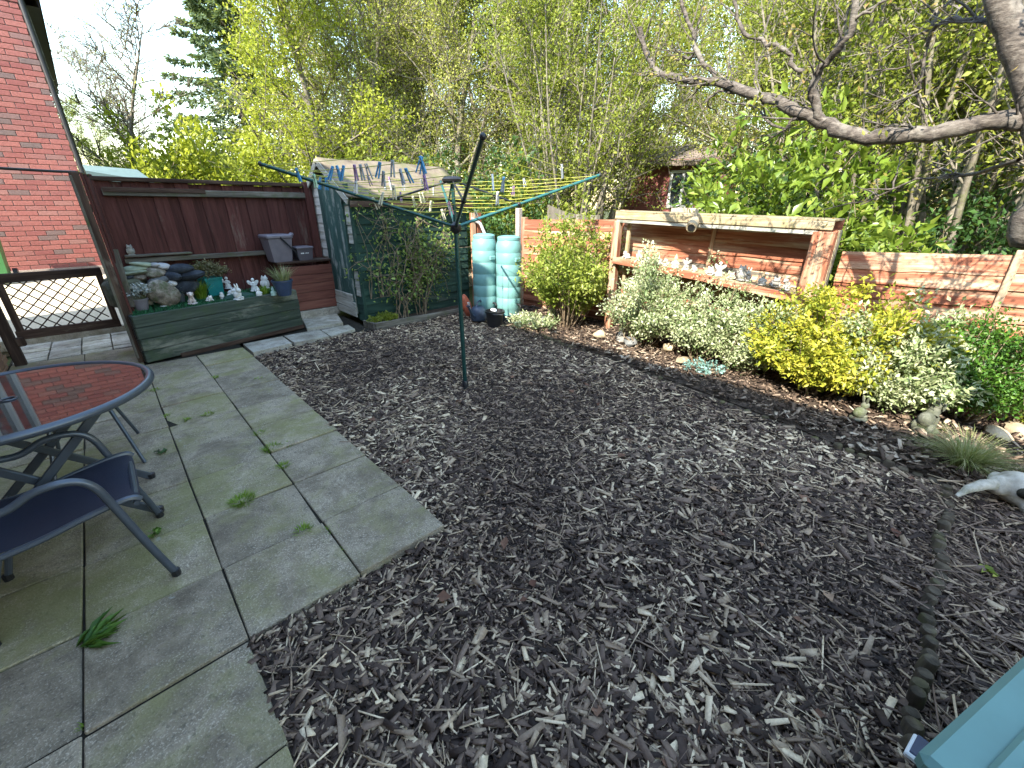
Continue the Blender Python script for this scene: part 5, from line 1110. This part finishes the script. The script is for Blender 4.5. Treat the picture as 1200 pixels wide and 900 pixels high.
def rosette(label, x, y, n, ln, asp, dirs, mat):
    p = G(x, y); t = thing('broad_leaf_weed', label, 'weed', (p.x, p.y, -.006)); rr = np.random.default_rng(int(x)); P = rr.normal(size=(n, 3))*.012; P[:, 2] = np.abs(P[:, 2])*.6+.005
    a = dirs[0]+dirs[1]*rr.uniform(-1, 1, n); D = np.stack([np.cos(a), np.sin(a), rr.uniform(.1, .6, n)], 1); v, f, i = leaves(P, D, ln, asp, .3, .45, .4, 1.5, rr); link('leaf_rosette', npmesh('leaf_rosette', v, f, mat, rr.uniform(0, 1, n)[i]), t)
DG2 = leafmat('weed_leaf', [(0, (.04, .10, .015)), (.5, (.09, .19, .03)), (1, (.2, .33, .07))], .35)
rosette('dandelion weed with long leaves in the joint crossing near the camera', 100, 757, 46, .10, .16, (R(5), 1.0), DG2)
rosette('small leafy weed under the sling chair', 182, 626, 12, .04, .45, (0, 3.1), DG2); rosette('small green seedling on the bark beyond the log edging', 1152, 668, 7, .035, .5, (0, 3.1), MG)
rosette('dark little weed on the slab by the stool', 190, 531, 9, .04, .4, (0, 3.1), DG)
# a few fallen leaves and scraps
rr = np.random.default_rng(66); n = 70; P = np.stack([rr.uniform(.6, 3.3, n), rr.uniform(-.9, 3.5, n), np.zeros(n)], 1); P = P[~in_patio(P)]; P[:, 2] = soilz(P[:, 0], P[:, 1])+.03
D = rr.normal(size=P.shape); D[:, 2] *= .15; v, f, i = leaves(P, D, .055, .75, .3, .2, .4, 2, rr)
tag(link('fallen_leaves', npmesh('fallen_leaves', v, f, rndmat('dead_leaf', [(0, (.10, .045, .03)), (.6, (.2, .11, .07)), (.9, (.3, .2, .13)), (1, (.42, .34, .26))]), rr.uniform(0, 1, len(P))[i])), 'scattered dry brown and pale fallen leaves on the bark', 'leaves', kind='stuff')

# ================================================================== THE BARE GARDEN TREE
gtree = thing('garden_tree', 'nearly bare garden tree with a long crooked limb reaching over the fence', 'tree', (3.4, -1.0, 0))
o0 = Vector((3.4, -1.0, 0)); lines = []; rng = np.random.default_rng(12); twigs = []
def limb(pts, X, r0, r1, n=9, tw=0, twl=.35):
    P = [AX(x, y, X+dx) for x, y, dx in pts]; k = [depth(p)/FPX for p in P]; S = smooth(P, 4); S = [s+Vector(rng.normal(size=3)*.006) for s in S]
    rad = [r0+(r1-r0)*i/(len(S)-1) for i in range(len(S))]; rad = [q*(1+.10*rng.normal()) for q in rad]; lines.append(([np.array(s-o0) for s in S], rad))
    for _ in range(tw):
        i = rng.integers(2, len(S)); d = np.array(S[i]-S[i-1]); d /= np.linalg.norm(d)
        q, r_, ds = branch(np.array(S[i]-o0), side_dir(d, rng.uniform(.5, 1.1), rng, .25), twl*rng.uniform(.4, 1.3), .006, .002, 5, .16, .05, rng); lines.append((q, r_))
        for _ in range(3):
            j = rng.integers(1, 5); q2, r2, _d = branch(q[j], side_dir(ds[j], .8, rng, .1), twl*.45*rng.uniform(.4, 1.2), .003, .0015, 3, .2, .03, rng); lines.append((q2, r2)); twigs.append(q2)
TX = 3.4
trunk = [Vector((3.40, -1.05, -.05)), Vector((3.40, -.92, .45)), AX(1275, 380, TX), AX(1238, 300, TX), AX(1214, 270, TX), AX(1226, 215, TX), AX(1219, 150, TX), AX(1208, 104, TX), AX(1188, 42, TX), AX(1173, 0, TX), AX(1157, -60, TX), AX(1147, -150, TX)]
S = smooth(trunk, 5); lines.append(([np.array(s-o0) for s in S], [(.105 if 18 < i < 23 else .074)-.026*i/(len(S)-1)+.004*rng.normal() for i in range(len(S))]))
limb([(1206, 142, .0), (1170, 141, .0), (1110, 153, -.05), (1040, 160, -.1), (1000, 157, -.1), (962, 143, -.1), (930, 126, -.1), (890, 112, -.05), (850, 99, 0), (805, 93, 0), (775, 86, 0), (760, 66, 0), (749, 34, 0)], TX, .044, .019, 10, 22)
limb([(966, 146, -.1), (954, 118, -.15), (957, 88, -.2), (978, 62, -.25), (998, 30, -.3), (1002, -20, -.3)], TX, .025, .014, 8, 12)
limb([(998, 22, -.3), (1020, 12, -.3), (1060, -15, -.3)], TX, .009, .005, 6, 3)
limb([(948, 85, .0), (930, 78, 0), (921, 58, 0), (900, 50, 0), (872, 38, 0), (862, 10, 0), (858, -30, 0)], TX+.25, .014, .012, 7, 8)
limb([(842, 96, 0), (820, 68, 0), (812, 40, .05), (800, 8, .05), (794, -30, .05)], TX, .017, .011, 7, 9)
limb([(865, 108, 0), (842, 108, 0), (826, 120, 0)], TX, .010, .006, 7, 3)
limb([(950, 138, -.1), (930, 140, -.1), (915, 152, -.1), (880, 125, .1), (845, 118, .2)], TX, .012, .005, 7, 5)
limb([(812, 66, 0), (795, 70, 0)], TX, .010, .006, 6, 2)
limb([(1180, 45, 0), (1130, 20, .2), (1090, 40, .3), (1080, 95, .35), (1075, 110, .35)], TX, .014, .006, 7, 16)
limb([(1085, 40, .3), (1105, 10, .3), (1140, -25, .3)], TX, .010, .005, 7, 5)
limb([(1190, 190, 0), (1130, 205, .5), (1060, 215, .6), (1010, 240, .7)], TX, .012, .004, 7, 8)
limb([(1208, 160, 0), (1260, 120, .05), (1330, 110, .1), (1420, 60, .1)], TX, .030, .010, 8, 12, .5); limb([(1212, 225, 0), (1270, 205, .1), (1340, 150, .2), (1380, 90, .2)], TX, .024, .008, 8, 12, .5); limb([(1205, 110, 0), (1235, 60, .1), (1250, 0, .15), (1290, -60, .2)], TX, .026, .01, 8, 10, .5)
limb([(1170, -60, 0), (1050, -160, .3), (900, -200, .3)], TX, .035, .012, 8, 14, .6); limb([(1160, -40, 0), (1230, -160, -.2), (1330, -230, -.3)], TX, .035, .012, 8, 10, .6)
m_gbark, t_, p_, o_ = mk('lichened_bark'); v_ = coords(t_, (1, 1, 1)); n1 = noise(t_, coords(t_, (20, 20, 60)), 1, 7, .7); n2 = noise(t_, v_, 9, 6, .7)
c_ = ramp(t_, n1, [(.34, (.02, .016, .014)), (.52, (.085, .07, .058)), (.74, (.2, .175, .15))]); c_ = mixc(t_, ramp(t_, n2, [(.5, (0, 0, 0)), (.62, (.5, .5, .5))]), c_, (.22, .2, .17)); t_.links.new(c_, p_.inputs['Base Color']); p_.inputs['Roughness'].default_value = .9; bump(t_, p_, n1, .7, .012)
V, F = polytubes(lines, 9); link('trunk', npmesh('trunk', V, F, m_gbark, None, True), gtree)
LP = np.concatenate([q[-1][None]+rng.normal(size=(7, 3))*.03 for q in twigs for _ in range(1)]); v, f, i = leaves(LP, rng.normal(size=LP.shape), .03, .5, .2, .2, .4, .3, rng)
link('crown', npmesh('crown', v, f, leafmat('young_bronze_leaf', [(0, (.12, .13, .02)), (.7, (.26, .27, .05)), (1, (.32, .20, .08))], .4), rng.uniform(0, 1, len(LP))[i]), gtree)

# ================================================================== TREES BEHIND
class Kind: pass
def kind(seed, leafm, bark, **kw):
    k = Kind(); (V, F), lf = grow_tree(seed, **kw); k.t = npmesh('trunk', V, F, bark, None, True); k.l = npmesh('crown', lf[0], lf[1], leafm, lf[2]) if lf is not None else None; k.H = kw['H']; return k
def put(k, name, label, px, dist, H=None, top=None, rz=None, group=None, leafm=None, sxy=1.0):
    p = AR(px, 244, dist); H = H or AR(px, top, dist).z; t = thing(name, label, 'tree', (p.x, p.y, -.1), random.uniform(0, 6.28) if rz is None else rz, group); s = H/k.H; t.scale = (s*sxy, s*sxy, s)
    link('trunk', k.t, t)
    if k.l:
        me = k.l
        link('crown', me, t)
    return t
m_barkw2 = stone('pale_grey_bark', (.10, .085, .06), (.19, .165, .13), (.30, .27, .225), 12, .95, moss=(.13, .14, .06), objv=.2)
kA = kind(101, YG, m_bark, H=9, r=.13, counts=(20, 9, 8), leaf_per=24, leaf=.060, crown0=.10, spread=1.0, thin=1.2)
kA2 = kind(102, YG, m_bark, H=9, r=.12, counts=(20, 9, 8), leaf_per=18, leaf=.058, crown0=.12, spread=.9, stems=2, thin=1.2)
kB = kind(103, OG, m_barkw2, H=9, r=.12, counts=(22, 10, 10), leaf_per=12, leaf=.05, crown0=.10, spread=.85, thin=1.4)
kB2 = kind(104, OG, m_barkw2, H=9, r=.11, counts=(22, 10, 10), leaf_per=10, leaf=.05, crown0=.08, spread=.8, stems=3, thin=1.4)
kC = kind(105, MG, m_bark, H=9, r=.13, counts=(20, 9, 8), leaf_per=17, leaf=.060, crown0=.10, spread=1.0, thin=1.3)
kC2 = kind(106, MG, m_barkw2, H=9, r=.11, counts=(20, 9, 8), leaf_per=17, leaf=.058, crown0=.10, spread=.9, stems=3, thin=1.2)
kD = kind(107, MG, m_barkw2, H=6.5, r=.05, counts=(26, 5, 4), leaf_per=11, leaf=.055, crown0=.3, spread=.6, stems=12, stem_sp=.42, lens=(.28, .5, .5))
kE = kind(108, OG, m_barkw2, H=9, r=.09, counts=(26, 10, 8), leaf_per=.9, leaf=.045, crown0=.2, spread=.62, lift=.02, thin=1.3, lens=(.36, .5, .5))
W = 'woodland trees behind the fences'
put(kE, 'birch_tree', 'pale bare birch tree with fine twigs against the sky', 150, 16, top=15, sxy=1.5)
put(kE, 'birch_tree', 'smaller bare pale tree between the birch and the spruce', 205, 17.5, top=35, sxy=1.25)
put(kC2, 'tree', 'hazy green tree close against the red brick house', 95, 22, top=100)
put(kC2, 'tree', 'low green tree behind the bare birch tree', 130, 24, top=135)
gb = shrub_data(51, 1.25, 1.25, 2.6, 420, 28, .085, .6, .04, .3, .3, 16, .2); gs, gf = npmesh('stem', *gb[0], m_stem, None, True), npmesh('foliage', gb[1][0], gb[1][1], YG, gb[1][2])
for px, dist, top, wd, lb in ((212, 11.5, 150, 1.0, 'round bright yellow green bush over the maroon fence'), (255, 12.5, 178, 1.1, 'low yellow green bush between the round bush and the shed'), (318, 12.0, 165, 1.15, 'yellow green bush at the foot of the trees behind the shed')):
    p = AR(px, 244, dist); q = AR(px, top, dist).z/2.6; t = thing('spring_bush', lb, 'bush', (p.x, p.y, 0), px, 'bright bushes over the maroon fence'); t.scale = (wd, wd, q); link('stem', gs, t); link('foliage', gf, t)
for px, dist, H, k, lb in [(378, 12.5, 8.8, kA, 'bright yellow green tree rising behind the shed'), (420, 14.5, 9.5, kA2, 'yellow green twin stemmed tree behind the shed roof'), (440, 12.5, 9, kB, 'grey twiggy budding tree behind the shed roof'), (490, 15, 10, kB2, 'tall grey multi stemmed budding tree behind the dryer'), (540, 12, 9, kB, 'olive budding tree behind the dryer hub'), (588, 14.5, 9.5, kC2, 'mid green tree behind the dryer arm'), (632, 11.5, 9, kC, 'leafy green tree behind the water butts'),
                           (668, 14, 9.5, kB2, 'grey budding tree behind the leafy green tree'), (702, 12.5, 9, kC2, 'green three stemmed tree beside the far red house'), (772, 19, 8.5, kC2, 'thin leafy tree behind the far red house'), (885, 11.5, 9, kC, 'leafy green tree behind the laurel'), (930, 13, 9.5, kB2, 'grey budding tree behind the crooked limb'), (985, 10, 8.5, kC2, 'green three stemmed tree behind the shelf end post'), (1050, 11, 9, kB, 'olive budding tree behind the sunlit fence panel'),
                           (1110, 9.5, 8.5, kC, 'leafy green tree behind the sunlit fence panel'), (1165, 10.5, 9, kC2, 'green multi stemmed tree behind the bare garden tree'), (1240, 9, 9, kB2, 'budding tree beyond the bare garden tree'), (1330, 8, 9, kC, 'leafy tree far along the red fence')]:
    put(k, 'tree', lb, px, dist, H, None, None, W)
for i, (px, dist, k) in enumerate([(380, 20, kC), (470, 21, kB2), (560, 20, kA2), (650, 19, kB), (880, 20, kA2), (960, 19, kB2), (1050, 18, kC2), (1140, 17, kB), (1220, 16, kC2), (425, 17.5, kC), (515, 17, kA2), (605, 17, kC), (690, 17, kA), (745, 21, kC), (830, 22, kA), (915, 16, kC), (1000, 15, kA2), (1090, 14.5, kC), (1180, 14, kA)]):
    put(k, 'tree', 'distant tree filling the back of the wood', px, dist, 10.5, None, None, 'distant trees at the back of the wood')
for px, dist, H, lb in [(672, 9.6, 5.6, 'clump of many thin upright stems behind the pale low fence'), (1010, 7.7, 5.8, 'clump of thin pale stems behind the laurel'), (1090, 7.4, 6, 'clump of thin stems behind the sunlit fence panel'), (1165, 7.0, 6, 'clump of thin stems behind the bare garden tree')]:
    put(kD, 'coppiced_tree', lb, px, dist, H, None, None, 'many stemmed coppiced trees behind the fence')
# spruce
rng = np.random.default_rng(9); lines = []; LP = []; LDv = []; H = 11.0
lines.append((np.array([[0, 0, z] for z in np.linspace(0, H, 8)]), np.linspace(.16, .02, 8)))
for i in range(95):
    z = H*(.12+.86*(i/95)); l = (H-z)*.36+.35; a = i*2.399+rng.normal()*.2; n = 9; P = []
    for k in range(n):
        t = k/(n-1); P.append([math.cos(a)*l*t, math.sin(a)*l*t, z-l*.42*t+l*.30*t*t])
    P = np.array(P); lines.append((P, np.linspace(.022, .004, n)))
    for k in range(1, n):
        d = P[k]-P[k-1]; d /= np.linalg.norm(d); s = np.array([-math.sin(a), math.cos(a), 0]); w_ = l*.34*(1-.75*k/n)
        for q in (-1, 1):
            for _ in range(2):
                e = P[k]+(s*q*.9+d*.6)*w_*rng.uniform(.6, 1)+np.array([0, 0, -w_*rng.uniform(.2, .7)]); m = 14; t = rng.uniform(0, 1, (m, 1)); LP.append(P[k]*(1-t)+e*t); LDv.append(np.repeat((e-P[k])[None], m, 0)/max(w_, .05)+rng.normal(size=(m, 3))*.5)
V, F = polytubes(lines, 4); LP = np.concatenate(LP); lv, lf, li = leaves(LP, np.concatenate(LDv), .17, .28, .1, .3, .3, .3, rng)
sp = AR(308, 244, 17); t = thing('spruce_tree', 'dark drooping spruce tree behind the yellow green trees', 'tree', (sp.x, sp.y, -.1)); hs = AR(300, -30, 18).z/H; t.scale = (hs*1.3, hs*1.3, hs)
link('trunk', npmesh('trunk', V, F, m_barkd, None, True), t); link('crown', npmesh('crown', lv, lf, CG, rng.uniform(0, 1, len(LP))[li]), t)
# laurel and understorey bushes
LAU = leafmat('laurel_leaf', [(0, (.06, .11, .015)), (.5, (.14, .21, .025)), (1, (.30, .37, .07))], .35, .3, .5)
d = shrub_data(41, .95, 1.15, 2.35, 260, 17, .135, .42, .1, .22, .35, 24, .15, .3); p = AX(905, 220, 6.05); plant('laurel_bush', 'big glossy leaved laurel bush behind the ornament shelf', 'bush', d, LAU, (6.05, p.y, 0))
d = shrub_data(42, .55, .6, 1.55, 110, 16, .12, .42, .1, .2, .3, 14, .15, .3); p = AX(1010, 270, 5.6); plant('laurel_bush', 'smaller laurel with drooping leaves over the sunlit fence panel', 'bush', d, LAU, (5.62, p.y, 0))
bd1 = shrub_data(43, 1.5, 1.5, 2.4, 420, 26, .085, .55, .05, .3, .3, 20, .2); bt, bl_ = npmesh('stem', *bd1[0], m_stem, None, True), npmesh('foliage', bd1[1][0], bd1[1][1], MG, bd1[1][2]); bd2 = npmesh('foliage', bd1[1][0], bd1[1][1], DG, bd1[1][2])
for i, (px, dist, s, mm, lb) in enumerate([(560, 9.5, 1.0, bd2, 'dark green bush behind the corner post'), (620, 10, .95, bl_, 'green bush behind the pale concrete post'), (420, 10.5, 1.05, bl_, 'green bush behind the shed'), (480, 10.5, 1.0, bl_, 'green bush beside the one behind the shed'), (878, 8.6, .9, bd2, 'dark ivy covered bush beside the laurel'), (1060, 8.6, .62, bl_, 'green bush over the sunlit fence panel'), (1130, 8.6, .6, bl_, 'bushy green growth behind the sunlit fence panel'), (1210, 7, .8, bd2, 'dark bush beyond the bare garden tree'), (960, 9.8, .8, bd2, 'dark bush behind the laurel'), (330, 11.5, 1.0, bl_, 'green bush behind the fence beside the shed'), (270, 13, .8, bl_, 'green bush low behind the maroon fence')]):
    p = AR(px, 244, dist); t = thing('understorey_bush', lb, 'bush', (p.x, p.y, -.05), i*1.3, 'bushes behind the fences'); t.scale = (s,)*3; link('stem', bt, t); link('foliage', mm, t)
